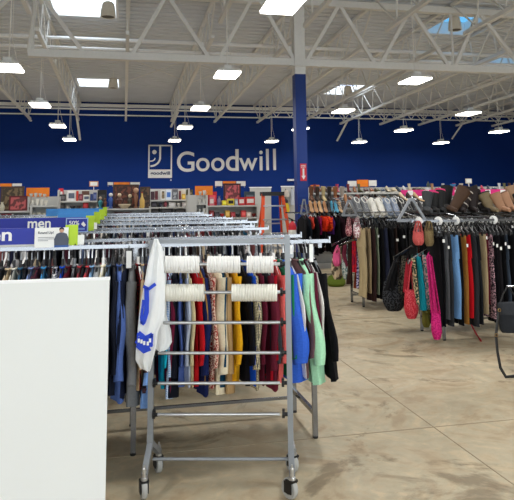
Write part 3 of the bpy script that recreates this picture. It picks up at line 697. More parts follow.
printband([(146.5, 288), (146.8, 300), (146.5, 312), (143.5, 322), (141.5, 324)], 4.8, 'print_letter')
printband([(141.8, 324), (141.2, 318), (143.5, 300)], 2.6, 'print_letter')
printband([(138.5, 333), (145, 338), (152.5, 335)], 4.5, 'print_patch')
printband([(137.6, 339), (144, 344), (151.5, 341)], 9.5, 'print_patch', Y=3.657)
printband([(137.5, 345), (144, 351), (150, 348)], 5.5, 'print_patch')
printband([(137.7, 333), (137.3, 346)], 1.5, 'print_patch'); printband([(146, 337), (146, 351)], 1.5, 'print_patch'); printband([(152, 334), (151, 347)], 3, 'print_patch')
for k, (x, y) in enumerate(((138.8, 340.5), (141.5, 341.5), (144.2, 343), (147.8, 343.5), (150, 340.5))):
    q = MB(); c = at(x, y, Y=3.652); q.box(c, (.012, .004, .02)); q.v = [tuple(Vector(v)-P0) for v in q.v]; q.build('print_character', paper, t, False)

# ------------------------------------------------------------------ back gondolas and their goods
LASTG = [None]
def gondola(label, pxa, pxb, Y, pytop, shelves, depth=.45, back=shelfm, sides=(True, True), name='shelf_unit', bottom=0.0):
    A = at(pxa, pytop, Y=Y); B = at(pxb, pytop, Y=Y); xa, xb = A.x, B.x; zt = A.z
    t = thing(name, label, 'shelf', ((xa+xb)/2, Y, 0), 0); hw = (xb-xa)/2; LASTG[0] = t
    MB().bb(-hw, hw, depth-.03, depth, bottom, zt).build('back_panel', back, t, False)
    for s, on in zip((-1, 1), sides):
        if on: MB().bb(s*hw-.02, s*hw+.02, 0, depth, bottom, zt).build('side_panel', shelfm, t, False)
    zs = []
    for py in shelves:
        z = at((pxa+pxb)/2, py, Y=Y).z; zs.append(z)
        MB().bb(-hw+.02, hw-.02, 0, depth-.03, z-.04, z).build('shelf', shelfm, t, False)
    MB().bb(-hw, hw, .02, depth, 0, .12).build('plinth', shelfd, t, False)
    for z in (.55, .95): MB().bb(-hw+.02, hw-.02, 0, depth-.03, z-.04, z).build('shelf', shelfm, t, False)
    return zs, Y, zt
def M(rgb, rough=.55, pat=None, rgb2=None, psc=30):
    return mat('surface_%d_%d_%d_%s_%d_%s' % (*rgb, pat, psc, '%d_%d_%d' % rgb2 if rgb2 else ''), rgb, rough, pattern=pat, rgb2=rgb2, psc=psc, var=.1)
def item(kind, px0, px1, pytop, zbase, Y, rgb, label, rgb2=None, cat=None, group=None, dy=.15, drop=.04):
    A = at(px0, pytop, Y=Y+dy); B = at(px1, pytop, Y=Y+dy); x = (A.x+B.x)/2; wd = (B.x-A.x)*.96; h = max(.03, A.z-zbase); m = M(rgb)
    names = {'box': ('carton', 'box'), 'frame': ('framed_picture', 'picture'), 'vase': ('vase', 'vase'), 'cup': ('cup', 'cup'), 'bowl': ('bowl', 'bowl'), 'fig': ('figurine', 'figurine'), 'book': ('book', 'book'), 'bottle': ('bottle', 'bottle'), 'board': ('header_sign', 'sign'), 'plate': ('plate', 'plate')}[kind]
    t = thing(names[0], label, cat or names[1], (x, Y+dy, zbase), 0, group)
    m2 = M(rgb2) if rgb2 else None
    if kind == 'box':
        MB().bb(-wd/2, wd/2, -.06, .06, 0, h).build('carton_body', m, t, False)
        MB().bb(-wd*.36, wd*.36, -.063, -.06, h*.25, h*.75).build('printed_panel', m2 or M(tuple(min(255, c+50) for c in rgb)), t, False)
    elif kind == 'frame':
        fw = max(.03, wd*.08)
        f = MB(); f.bb(-wd/2, wd/2, -.02, .02, 0, fw); f.bb(-wd/2, wd/2, -.02, .02, h-fw, h); f.bb(-wd/2, -wd/2+fw, -.02, .02, fw, h-fw); f.bb(wd/2-fw, wd/2, -.02, .02, fw, h-fw)
        f.build('frame', m, t, False)
        MB().bb(-wd/2+fw, wd/2-fw, -.006, .018, fw, h-fw).build('picture', M(rgb2 or (150, 130, 100), .5, 'speckle', tuple(max(0, int(c*.55)) for c in (rgb2 or (150, 130, 100))), 9), t, False)
    elif kind == 'book':
        MB().bb(-wd/2, wd/2, -.08, .08, 0, h).build('cover', m, t, False)
        MB().bb(-wd/2+.004, wd/2-.004, -.076, .084, .003, h+.002).build('pages', paper, t, False)
    elif kind == 'board':
        MB().bb(-wd/2, wd/2, -.012, .012, 0, h).build('panel', m, t, False)
        for s in (-1, 1): MB().bb(s*wd*.4-.01, s*wd*.4+.01, .012, .03, -drop, h*.8).build('bracket', shelfd, t, False)
    else:
        r = wd/2
        P = {'vase': [(r*.5, 0), (r*.9, h*.2), (r, h*.4), (r*.55, h*.72), (r*.35, h*.85), (r*.55, h)],
             'cup': [(r*.6, 0), (r*.8, h*.3), (r*.95, h), (r*.8, h), (r*.6, h*.2)],
             'bowl': [(r*.4, 0), (r*.45, h*.1), (r*.85, h*.6), (r, h), (r*.92, h), (r*.4, h*.3)],
             'plate': [(r*.5, 0), (r, h*.7), (r, h), (r*.5, h*.4)],
             'bottle': [(r*.8, 0), (r, h*.05), (r, h*.5), (r*.35, h*.72), (r*.3, h*.95), (r*.4, h)],
             'fig': [(r*.9, 0), (r*.9, h*.06), (r*.4, h*.1), (r*.8, h*.4), (r*.95, h*.55), (r*.5, h*.7), (r*.3, h*.74)]}[kind]
        MB().lathe(P, n=14).build('body', m, t)
        if kind == 'fig': MB().ball((0, 0, h*.86), h*.13).build('head', m2 or m, t)
        if kind == 'bottle': MB().lathe([(r*.42, h*.93), (r*.42, h)], n=10).build('stopper', m2 or blackp, t)
        if kind == 'cup': MB().tube([(r*.8, 0, h*.75), (r*1.5, 0, h*.65), (r*1.4, 0, h*.3), (r*.75, 0, h*.25)], r*.1, 5).build('handle', m, t)
        if kind == 'vase': MB().lathe([(r*.56, h*.97), (r*.6, h), (r*.45, h)], n=12).build('rim', m, t)
    return t
ORG = (240, 130, 20)
# far left end unit
zs, Y, zt = gondola('grey shelf unit at the far left with the big brown framed picture', -14, 31, 15.5, 205, [211, 219], .4)
item('frame', 0.5, 25, 186.5, zs[0], Y, (78, 58, 46), 'large dark brown framed picture at far left of the back shelves', (120, 100, 70), dy=.3)
item('frame', 9, 28, 196, zs[0], Y, (96, 20, 28), 'dark red framed plaque with pale lettering in front of the brown picture', (190, 90, 90), dy=.08)
item('vase', -1, 5.5, 202, zs[0], Y, (196, 190, 170), 'pale stone vase at the left end of the back shelves', dy=.1)
item('box', 1, 12, 213.5, zs[1], Y, (110, 18, 34), 'dark crimson box on the lower shelf at far left', dy=.1)
item('box', 14, 29, 213.8, zs[1], Y, (26, 24, 34), 'black box on the lower shelf beside the crimson one', dy=.1)
item('board', 0, 12, 183.5, at(5, 186.5, Y=Y+.36).z, Y, ORG, 'orange header sign above the brown picture', dy=.36)
item('board', 12.3, 22, 183.5, at(5, 186.2, Y=Y+.36).z, Y, (236, 234, 228), 'white header sign above the brown picture beside the orange one', dy=.36)
# grey endcap with white china
zs, Y, zt = gondola('pale grey end unit stacked with white china under an orange header', 28.5, 58, 15.6, 196.5, [205.5, 216], .45)
item('board', 26, 50, 187.8, zt, Y, ORG, 'wide orange header sign over the white china at left', dy=.4)
for k, (a, b_, tp, kd) in enumerate(((29, 33.5, 193.6, 'bowl'), (34, 37.5, 193, 'cup'), (38.5, 42, 193.4, 'bowl'), (42.5, 46, 194, 'cup'))):
    item(kd, a, b_, tp, zt, Y, (214, 212, 204), 'white china %s on top of the left grey unit, %s from left' % (kd, ('first', 'second', 'third', 'fourth')[k]), group='white china on top of the grey unit')
for k, (a, b_, tp, kd) in enumerate(((31, 34.5, 200, 'cup'), (35, 39.5, 199, 'bowl'), (40, 43.5, 199.4, 'cup'), (44, 48, 200.5, 'bowl'))):
    item(kd, a, b_, tp, zs[0], Y, (224, 220, 208), 'white china %s on the upper shelf of the left grey unit, %s from left' % (kd, ('first', 'second', 'third', 'fourth')[k]), group='white china on the upper shelf')
for k, (a, b_, tp, kd) in enumerate(((31, 36, 213, 'bowl'), (36.5, 41, 212.4, 'cup'), (41.5, 46, 213, 'bowl'))):
    item(kd, a, b_, tp, zs[1], Y, (220, 216, 200), 'white china %s on the lower shelf of the left grey unit, %s from left' % (kd, ('first', 'second', 'third')[k]), group='white china on the lower shelf')
# boxes unit
zs, Y, zt = gondola('white back shelf unit of boxed goods right of the china unit', 58.5, 98, 17.6, 189.8, [200.8, 209])
G_ = 'boxed goods on the upper left back shelf'
for a, b_, tp, kd, c, l in ((51, 59, 187.5, 'box', (196, 24, 40), 'red and white box perched beside the left grey unit'), (60, 66, 194.5, 'box', (52, 48, 52), 'dark grey box left of the wide white box'), (67.5, 76, 190.6, 'box', (226, 226, 226), 'wide white box with dark stripe on the upper shelf'), (76.5, 78.6, 191, 'book', (196, 52, 40), 'thin red book beside the wide white box'), (79, 83, 194, 'box', (116, 44, 56), 'maroon box on the upper shelf right of the red book'), (83.4, 90, 195, 'box', (222, 222, 214), 'small white box on the upper shelf'), (82, 89.5, 191, 'book', (96, 66, 52), 'brown book standing behind the small white box'), (90.5, 93, 194, 'book', (50, 70, 130), 'blue book left of the last blue box'), (93.3, 96.8, 192.5, 'box', (72, 86, 140), 'slate blue box at the right end of the upper shelf')):
    z0 = zs[0] if a > 55 else zt-.36
    if a < 55: z0 = at(55, 197, Y=Y).z
    item(kd, a, b_, tp, zs[0] if a > 55 else z0, Y, c, l, (230, 226, 220) if c[0] > 190 and kd == 'box' and a < 55 else ((90, 100, 120) if kd == 'box' and c[0] > 215 else None), dy=.1 if l[0] != 'b' or 'brown' not in l else .3) if a > 55 else item('box', 59.0, 63.5, 188.5, zs[0], Y, c, 'red and white box at the left end of the upper shelf', (230, 226, 220), dy=.32)
for k, (a, b_, tp, c, kd, l) in enumerate(((60, 65, 204, (44, 40, 40), 'box', 'black box at left of the second shelf'), (66, 69, 206, (200, 196, 190), 'cup', 'white cup on the second shelf'), (70, 75.5, 206, (70, 68, 74), 'bowl', 'dark bowl left of centre on the second shelf'), (76.5, 81, 206, (84, 70, 70), 'bowl', 'brownish bowl at centre of the second shelf'), (83, 88.6, 202.8, (170, 26, 36), 'box', 'bright red box on the second shelf'), (90, 93, 207, (210, 206, 200), 'cup', 'white cup right of the red box'))):
    item(kd, a, b_, tp, zs[1], Y, c, l+' of the left back unit')
# unit with the big picture
zs, Y, zt = gondola('back shelf unit carrying the big brown and red picture', 97.5, 150, 16.2, 207, [208.4, 217], .5)
item('frame', 112.5, 139.5, 184.6, zs[0], Y, (74, 48, 36), 'huge brown framed picture of pale figures on dark red ground', (120, 62, 44), dy=.4)
item('frame', 139.8, 150.5, 186.8, zs[0], Y, (70, 54, 44), 'narrow brown framed picture right of the huge one', (104, 76, 54), dy=.36)
item('box', 97.5, 107, 190, zs[0], Y, (22, 22, 24), 'black framed box left of the blue figurine', (60, 60, 62), dy=.35)
item('fig', 98, 103, 196.5, zs[0], Y, (52, 130, 140), 'teal figurine in front of the black box', (180, 160, 140), dy=.1)
item('fig', 103, 107.5, 198, zs[0], Y, (104, 62, 40), 'small brown figurine beside the teal one', dy=.1)
item('fig', 108.2, 113.4, 192.8, zs[0], Y, (60, 90, 160), 'blue and white figurine with red cap left of the huge picture', (222, 220, 220), dy=.12)
item('fig', 116, 123, 193, zs[0], Y, (92, 56, 48), 'brown figurine with pale head in front of the huge picture', (206, 180, 150), dy=.15)
item('fig', 127, 133, 194, zs[0], Y, (66, 60, 48), 'dark green figurine with cream head in front of the huge picture', (226, 206, 170), dy=.15)
item('plate', 118, 131, 204, zs[0], Y, (214, 196, 168), 'wide cream dish in front of the figurines', dy=.06)
item('bottle', 139.4, 144.8, 192, zs[0], Y, (214, 176, 96), 'tall honey-coloured vase bottle in front of the narrow picture', (170, 60, 40), dy=.1)
item('fig', 133.8, 138.2, 187.5, zs[0], Y, (140, 96, 72), 'tan tall figurine at the right of the huge picture', (190, 150, 120), dy=.12)
for k, (a, b_) in enumerate(((107.5, 113.3), (113.5, 130), (130.2, 140))):
    item('board', a, b_, 182.2, at(120, 185, Y=Y+.45).z, Y, ((236, 234, 228), ORG, (236, 234, 228))[k], ('left white', 'middle orange', 'right white')[k]+' header sign above the huge brown picture', dy=.46)
item('box', 114, 132, 212, zs[1], Y, (70, 28, 26), 'long dark red box under the huge picture')
# middle unit
zs, Y, zt = gondola('back shelf unit of frames and books in the middle', 150, 189, 17.6, 188.6, [199.6, 206.9, 213.5])
for a, b_, tp, kd, c, l in ((150.6, 154.5, 191.5, 'book', (70, 44, 56), 'plum book at the left end of the middle unit'), (155, 158, 191, 'book', (96, 40, 50), 'dark red book beside the plum one'), (160.5, 165.6, 190.2, 'frame', (226, 226, 222), 'white small frame in the middle unit'), (166, 171.2, 189.8, 'box', (214, 224, 238), 'pale box with blue print in the middle unit'), (172, 178, 189.2, 'frame', (96, 98, 108), 'grey framed mirror in the middle unit'), (179, 180.8, 191, 'book', (110, 40, 50), 'thin dark red book right of the grey frame'), (181.8, 185.4, 194, 'box', (214, 170, 60), 'small yellow box in the middle unit'), (181, 185.2, 189.6, 'book', (214, 206, 190), 'cream book behind the small yellow box'), (186, 193, 189.6, 'frame', (74, 70, 36), 'olive brown framed picture at the right of the middle unit')):
    item(kd, a, b_, tp, zs[0], Y, c, l, (70, 120, 200) if 'blue print' in l else ((170, 174, 180) if 'mirror' in l else None), dy=.1 if 'behind' not in l else .3)
for a, b_, tp, kd, c, l in ((151, 157, 202, 'box', (40, 38, 48), 'black box on the second middle shelf'), (158, 162.5, 203, 'bowl', (70, 72, 90), 'slate bowl on the second middle shelf'), (163.6, 167.4, 199.8, 'vase', (170, 90, 100), 'dusty pink vase on the second middle shelf'), (168.5, 175.5, 202.4, 'box', (228, 226, 222), 'long white box on the second middle shelf'), (176.5, 181, 203, 'bowl', (224, 222, 216), 'white bowl right of the long white box'), (182, 188, 202, 'box', (206, 200, 196), 'pale grey box at right of the second middle shelf')):
    item(kd, a, b_, tp, zs[1], Y, c, l)
for a, b_, tp, kd, c, l in ((151, 159, 209, 'box', (16, 16, 18), 'left black box on the third middle shelf'), (160, 173, 208.6, 'box', (24, 24, 28), 'long black box on the third middle shelf'), (174, 186, 209.4, 'box', (40, 38, 38), 'right charcoal box on the third middle shelf')):
    item(kd, a, b_, tp, zs[2], Y, c, l)
# grey end with china
zs, Y, zt = gondola('tall grey end unit with white china right of the middle unit', 188.3, 207, 15.8, 195, [203.6, 212.5], .45)
g_ = LASTG[0]; MB().bb(at(188.3, 195, Y=Y).x-g_.location.x, at(196.5, 195, Y=Y).x-g_.location.x, -.02, 0, .12, zt).build('filler_panel', shelfm, g_, False)
item('board', 194.7, 213, 186, zt, Y, ORG, 'orange header sign over the second china unit', dy=.4)
for k, (a, b_, tp, s_) in enumerate(((198, 201.5, 199.5, 0), (202, 206.2, 199, 0), (198, 201, 209, 1), (201.8, 206.2, 208.4, 1), (198.5, 202, 191.5, 2), (202.5, 206, 190.5, 2))):
    item('cup' if k % 2 else 'bowl', a, b_, tp, zt if s_ == 2 else zs[s_], Y, (214, 212, 204), '%s white china piece on the %s of the second china unit' % (('left', 'right')[k % 2], ('upper shelf', 'lower shelf', 'top')[s_]))
# red goods unit
zs, Y, zt = gondola('back shelf unit of red and yellow boxed games right of centre', 207.3, 257.5, 16.0, 205, [205.3, 217.4], .5)
item('frame', 223, 241, 183.6, zs[0], Y, (58, 22, 22), 'large dark framed poster of red writing', (206, 96, 104), dy=.38)
for k, (a, b_) in enumerate(((215, 222.4), (222.6, 236), (236.2, 245.6))):
    item('board', a, b_, 181.2, at(230, 183.4 if k == 1 else 186, Y=Y+.45).z, Y, ((236, 234, 228), ORG, (236, 234, 228))[k], ('left white', 'middle orange', 'right white')[k]+' header sign over the red writing poster', dy=.46)
for a, b_, tp, kd, c, l, d2 in ((207.5, 216.6, 191.8, 'box', (190, 30, 40), 'tall red box at left of the red goods shelf', .25), (209, 214, 197, 'box', (214, 120, 130), 'pink and white box in front of the tall red one', .1), (216.5, 221.5, 196, 'vase', (120, 116, 150), 'lilac vase left of the yellow boxes', .1), (221.8, 226.2, 200.5, 'box', (228, 206, 30), 'left small yellow box', .06), (227, 234, 198.8, 'box', (222, 200, 60), 'right yellow box with black panel', .06), (234.6, 237.6, 199, 'box', (150, 160, 170), 'small grey box between yellow and red boxes', .06), (238, 244.4, 197.4, 'box', (196, 40, 50), 'red and white cube box', .08), (245, 254.6, 196.8, 'box', (200, 46, 40), 'orange red box with white print at right end', .1), (244.2, 254.6, 191.6, 'box', (50, 70, 80), 'dark teal box standing behind the orange red one', .3)):
    item(kd, a, b_, tp, zs[0], Y, c, l, (20, 20, 20) if 'black panel' in l else ((232, 220, 214) if 'white' in l else None), dy=d2)
cs = [(120, 30, 34), (40, 36, 44), (160, 40, 40), (190, 150, 60), (150, 36, 44), (60, 60, 66), (196, 60, 60), (214, 190, 180), (120, 30, 30)]
nmz = ['dark red', 'charcoal', 'brick red', 'mustard', 'crimson', 'slate', 'coral red', 'blush', 'oxblood']
for k in range(9):
    a = 209+k*5.3; item(('box', 'box', 'bowl')[k % 3], a, a+4.8, 210.5+1.5*((k*7) % 3), zs[1], Y, cs[k], '%s %s on the lower shelf of the red goods unit' % (nmz[k], ('box', 'box', 'bowl')[k % 3]), dy=.08)
# white boards and narrow unit behind the ladder
for (a, b_, tp, Y, l) in ((250, 271, 187, 18.2, 'wide pale grey wall board standing behind the ladder'), (281.5, 294.5, 186, 18.0, 'narrow pale grey pegboard between the ladder and blue column')):
    A = at(a, tp, Y=Y); B = at(b_, tp, Y=Y); t = thing('pegboard', l, 'board', (A.x, Y, 0)); MB().bb(0, B.x-A.x, 0, .04, 0, A.z).build('panel', shelfm, t, False)
    MB().bb(-.02, B.x-A.x+.02, -.01, .05, A.z-.03, A.z).build('top_trim', trussw, t, False)
    if 'narrow' in l:
        for k, (p0, p1, z0, z1, c) in enumerate(((283, 289, 197, 190, (200, 190, 180)), (283.5, 289.5, 213, 203, (216, 186, 60)), (290.5, 294, 205, 189, (190, 196, 206)), (284, 288, 203, 199, (60, 60, 70)))):
            P_ = at(p0, z0, Y=Y-.05); Q_ = at(p1, z1, Y=Y-.05)
            q = MB(); wd = Q_.x-P_.x; hh = Q_.z-P_.z
            q.loft([[(wd/2+math.cos(x*PI/5)*wd/2*s_, math.sin(x*PI/5)*.05, hh*z_) for x in range(10)] for s_, z_ in ((.9, 0), (1, .3), (.8, .8), (.4, 1))])
            g = thing('hanging_pouch', ('pale pouch at the top of the narrow pegboard', 'yellow apron bag hanging on the narrow pegboard', 'grey sleeve hanging at the right edge of the narrow pegboard', 'small dark pouch above the yellow apron bag')[k], 'bag', tuple(P_))
            q.build('body', fab(c), g); MB().tube([(wd/2, 0, hh-.02), (wd/2, .055, hh+.04)], .01, 5).build('strap', blackp, g)

# ------------------------------------------------------------------ ladder
orange = mat('orange_fibreglass', (214, 74, 26), .45, var=.06); alu = mat('aluminium', (176, 178, 180), .35, .8)
Y = 14.3; tl = at(261.5, 192, Y=Y); tr_ = at(282.5, 192, Y=Y); H_ = tl.z; wt = (tr_.x-tl.x); cx = (tl.x+tr_.x)/2
t = thing('step_ladder', 'orange fibreglass step ladder with black top standing left of the blue column', 'ladder', (cx, Y, 0))
MB().bb(-wt/2-.01, wt/2+.01, -.14, .14, H_-.09, H_).build('top_cap', blackp, t, False)
def rail_x(z): return wt/2-.03+(H_-z)/H_*.17
for s in (-1, 1):
    MB().sq((s*rail_x(H_-.05), -.06, H_-.05), (s*rail_x(0), -.55, 0.02), .075, .04).build('front_rail', orange, t, False)
    MB().sq((s*(rail_x(H_-.05)-.03), .06, H_-.05), (s*(rail_x(0)-.03), .45, 0.02), .045, .03).build('rear_rail', orange, t, False)
for k in range(5):
    z = H_-.31*(k+1); y = -.06-(H_-z)/H_*.49; x = rail_x(z)
    if z < .1: break
    MB().bb(-x, x, y-.05, y+.04, z-.03, z).build('step', alu, t, False)
    m = MB(); [m.sq((s*(x-.12), y, z-.02), (s*x, y-.03, z-.14), .02, .01) for s in (-1, 1)]; m.build('step_brace', alu, t, False)
for z in (.5, 1.1): MB().sq((-rail_x(z), .06+(H_-z)/H_*.39, z), (rail_x(z), .06+(H_-z)/H_*.39, z), .03).build('rear_brace', alu, t, False)
for s in (-1, 1): MB().box((s*rail_x(0), -.555, .02), (.07, .08, .04)).build('foot', blackp, t, False)

# ------------------------------------------------------------------ fire extinguisher on the column
p = at(292.5, 237.5, Y=13.72)
t = thing('fire_extinguisher', 'red fire extinguisher with white label hanging at the left of the blue column', 'fire extinguisher', (p.x, 13.72, p.z))
MB().lathe([(.05, 0), (.085, .01), (.09, .04), (.09, .26), (.07, .31), (.035, .34), (.03, .36)], n=20).build('cylinder', red, t)
MB().lathe([(.091, .06), (.0915, .06), (.0915, .17), (.091, .17)], n=20).build('label_band', paper, t)
m = MB(); m.box((0, 0, .38), (.045, .045, .05)); m.sq((0, 0, .40), (-.1, -.03, .44), .02); m.sq((0, 0, .39), (-.09, -.03, .39), .016); m.build('valve', blackp, t, False)
MB().tube([(.03, 0, .38), (.1, -.02, .36), (.115, -.03, .25), (.1, -.04, .1)], .012, 8).build('hose', blackp, t)
MB().box((.06, .10, .2), (.2, .03, .05)).build('bracket', shelfd, t, False)

# ------------------------------------------------------------------ right-hand racks
def left_stop(t): pass
RA = rack('chrome trouser rack at front right with boots on top', 3.26, 6.6, 6.75, 7.45, 1.36, [3.63, 5.2, 6.4], [6.8, 7.35])
RB = rack('chrome trouser rack in the middle right with sneakers on top', 3.42, 7.4, 8.95, 9.65, 1.37, [3.60, 5.6, 7.2], [9.2, 9.7])
RC = rack('farthest chrome rack on the right beside the blue column with heels on top', 3.30, 8.5, 12.0, 12.7, 1.38, [3.7, 6.0, 8.2], [12.15, 12.55])
K = (14, 14, 18); DKc = (30, 30, 34)
def prow(specs, Y, z, where, group, pyref):
    hang_row([(s[0], 'pants' if len(s) < 3 or s[2] is None else s[2], s[1], *(s[3:] if len(s) > 3 else ())) for s in specs], Y, z, group, where, front=.17, pyref=pyref, lite=True)
prow([(442.5, K), (446, K), (449, (92, 94, 98), None, None, None, 40, .8, .93), (453.5, (50, 52, 56), None, None, None, 40, 1.1, 1.0), (459.5, (112, 156, 206), None, None, None, 40, 1.35, .93, .16), (464.5, K), (468, (150, 104, 48), None, None, None, 40, 1.0, .99), (472.5, (180, 16, 28), None, None, None, 40, 1.3, .93), (478.5, (44, 46, 50), None, None, None, 40, 1.5, 1.02), (483.5, (30, 32, 36)), (488.5, (176, 156, 122), None, None, None, 40, .9, .9, .08), (491, (92, 26, 44), None, None, None, 40, .7, .8), (496.5, (40, 36, 44), None, 'speckle', (200, 160, 170), 50, .9, .95), (501, K), (505, (36, 34, 38)), (509, K), (513, (60, 70, 84)), (518, K), (524, DKc)], 6.75, 1.36, 'front right rack', 'trousers on the front right rack', 285)
prow([(424, K), (431, DKc), (438, K), (446, (40, 36, 44)), (454, K), (462, (60, 40, 36)), (470, K), (478, DKc), (486, K), (496, (50, 46, 60)), (506, K), (514, DKc)], 7.45, 1.36, 'back rail of front right rack', 'trousers on the back rail of the front right rack', 285)
prow([(366.5, (178, 160, 124), None, None, None, 40, 1.5, 1.0), (371.5, (150, 132, 104), None, None, None, 40, .8, .95), (375.5, (52, 34, 34), None, None, None, 40, 1.4, 1.06), (380.5, (126, 138, 116), None, None, None, 40, .8, .97), (384, K, None, None, None, 40, 1.2, 1.04), (388.5, (38, 42, 62), None, None, None, 40, 2.0, 1.05), (394, K, None, None, None, 40, 1.4, 1.05), (399, (40, 28, 26), None, None, None, 40, 1.4), (404, K, None, None, None, 40, 1.6, 1.05), (409, DKc, None, None, None, 40, 1.5), (414, K, None, None, None, 40, 1.6), (420, (60, 58, 60)), (426, K, None, None, None, 40, 1.5), (432, K)], 8.95, 1.37, 'middle right rack', 'trousers on the middle right rack', 265)
prow([(364, K), (371, (50, 30, 60)), (378, K), (385, DKc), (392, K), (399, K), (407, (70, 30, 40)), (415, K)], 9.65, 1.37, 'back rail of middle right rack', 'trousers on the back rail of the middle right rack', 265)
rand_row(4.75, 6.4, .065, 6.75, 1.36, 'trousers on the front right rack', 'front rack past shoulder bag', kinds=('pants',), pal=[K, DKc, (60, 62, 70), (40, 50, 80), (120, 100, 76)])
rand_row(5.2, 7.2, .08, 8.95, 1.37, 'trousers on the middle right rack', 'far end of middle rack', kinds=('pants',), pal=[K, DKc, (60, 62, 70), (40, 50, 80)])
rc = [(306, 'shirt', K), (311, 'shirt', (24, 30, 40)), (315, 'shortshirt', (190, 60, 46), None, None, 40, 1.2, .42), (319, 'jacket', K), (323, 'shortshirt', (120, 20, 70), None, None, 40, 1.2, .6), (327, 'shortshirt', (214, 50, 20), None, None, 40, 1.9, .5), (331.5, 'shortshirt', (226, 90, 24), 'speckle', (190, 30, 30), 20, 1.9, .5), (335.5, 'shortshirt', (64, 30, 96), None, None, 40, 1.4, .6), (339, 'jacket', K), (343, 'jacket', (40, 18, 28)), (347, 'jacket', K), (351, 'shirt', (30, 26, 34)), (355, 'shirt', (110, 60, 66)), (360, 'jacket', K), (366, 'shirt', (50, 24, 32)), (372, 'jacket', K), (378, 'shirt', (22, 40, 50)), (384, 'jacket', K), (390, 'shirt', DKc), (396, 'jacket', K), (403, 'shirt', (40, 40, 50)), (410, 'jacket', K)]
hang_row(rc, 12.0, 1.38, 'tops on the far right rack', 'far right rack', front=.25, pyref=235, lite=True)
hang_row([(a, 'jacket', c) for a, c in ((308, K), (316, DKc), (324, K), (332, K), (340, DKc), (348, K), (356, K), (366, DKc), (376, K), (386, K))], 12.7, 1.38, 'tops on the back rail of the far right rack', 'back rail of far right rack', front=.25, pyref=235, lite=True)
# another dark rack beyond, closing the aisle end below the shoes
RD = rack('distant chrome rack of dark coats beyond the far right rack', 4.6, 10, 14.9, 15.5, 1.38, [4.9, 7.3, 9.8], [15.05, 15.4])
rand_row(4.7, 8.0, .13, 14.9, 1.38, 'coats on the distant right rack', 'distant right rack', kinds=('long', 'jacket'), pal=[(20, 22, 30), (60, 20, 40), (24, 26, 30), (14, 16, 20), (40, 40, 60), (90, 26, 44), (16, 30, 66)])

# sloping arms at the rack ends with bags
def arm(px0, py0, px1, py1, Y, label, lx):
    a = at(px0, py0, Y=Y); c = at(px1, py1, Y=Y)
    t = thing('bag_hook', label, 'hook', tuple(c)); a = a-c
    MB().sq((0, 0, 0), a, .02, .028).build('bar', chrome, t, False)
    MB().box(a, (.012, .03, .05)).build('end_stop', chrome, t, False)
    MB().sq((0, 0, 0), (lx-c.x, 0, .0), .03, .03).build('bracket', chrome, t, False)
arm(394, 258, 413, 246, 7.4, 'far sloping chrome arm at the left end of the front right rack', 3.565)
arm(408, 262, 427, 250, 6.9, 'near sloping chrome arm at the left end of the front right rack', 3.565)
arm(332, 245, 351, 236, 9.7, 'far sloping chrome arm at the left end of the middle right rack', 3.6)
arm(339, 246, 360, 237, 9.2, 'near sloping chrome arm at the left end of the middle right rack', 3.6)
def bag(pxa, pxb, pyt, pyb, Y, rgb, label, straptop, pat=None, rgb2=None, psc=30, depth=.08, sag=.25, rgb3=None, name='handbag', cat='bag', cx_top=None):
    A = at(pxa, pyt, Y=Y); B = at(pxb, pyb, Y=Y); wd = B.x-A.x; h = A.z-B.z; m = fab(rgb, pat, rgb2, psc)
    t = thing(name, label, cat, ((A.x+B.x)/2, Y, B.z), 0); rings = []
    for k in range(9):
        u = k/8; z = h*u; ww = wd/2*(math.sin(PI*min(.5, .12+u*.9))**.6)*(1-sag*max(0, u-.35)); dd = depth*(1-.75*u**1.5)*(.5+.5*min(1, u*4))
        rings.append([(ww*(1+.04*math.sin(q*1.9+k))*math.cos(2*PI*q/18), dd*math.sin(2*PI*q/18)*(1+.15*math.sin(q*2.3)), z+(.0 if k < 8 else .01*math.cos(2*PI*q/9))) for q in range(18)])
    MB().loft(rings).build('body', m, t)
    T = at(cx_top if cx_top else (pxa+pxb)/2, straptop, Y=Y); tz = T.z-B.z; tx = T.x-(A.x+B.x)/2
    for s in (-.03, .03):
        wq = wd*.28
        MB().tube([(-wq, s, h*.94), (-wq*.6+tx*.5, s, (h+tz)/2), (tx-.012, s, tz-.01), (tx, s*.6, tz+.012), (tx+.012, s, tz-.01), (wq*.6+tx*.5, s, (h+tz)/2), (wq, s, h*.94)], .012, 6, flat=(.5, 1.3)).build('strap', fab(rgb3) if rgb3 else m, t)
    return t
def scarf(pts, w0, w1, Y, rgb, label, pat=None, rgb2=None, psc=30, name='scarf', cat='scarf'):
    P = [at(x, y, Y=Y) for x, y in pts]; o0 = P[0]; n = len(P)
    t = thing(name, label, cat, tuple(o0)); rings = []
    for k, p in enumerate(P):
        u = k/(n-1); wv = (w0+(w1-w0)*u)/2
        rings.append([tuple(p-o0+Vector((wv*math.cos(2*PI*q/14), .04*math.sin(2*PI*q/14)*(1+.2*math.sin(3*q)), .0))) for q in range(14)])
    MB().loft(rings).build('cloth', fab(rgb, pat, rgb2, psc), t)
    MB().tube([(0, .0, -.01), (0, .03, .02), (0, 0, .05), (0, -.03, .02), (0, 0, -.01)], .008, 5).build('loop', fab(rgb), t)
bag(403.5, 418.5, 290, 318, 6.9, (176, 34, 48), 'red patterned tote bag hanging lowest at the left of the front right rack', 262, 'speckle', (206, 84, 92), 90, cx_top=411, sag=.3, name='tote_bag')
scarf([(408.5, 262), (407, 276), (406, 292)], .05, .07, 6.95, (150, 30, 44), 'dark red scarf hanging behind the red tote bag')
scarf([(413, 258), (414.5, 275), (416, 292), (417, 304)], .03, .05, 6.88, (40, 70, 60), 'green scarf with cream flecks beside the red tote bag', 'speckle', (220, 200, 160), 45)
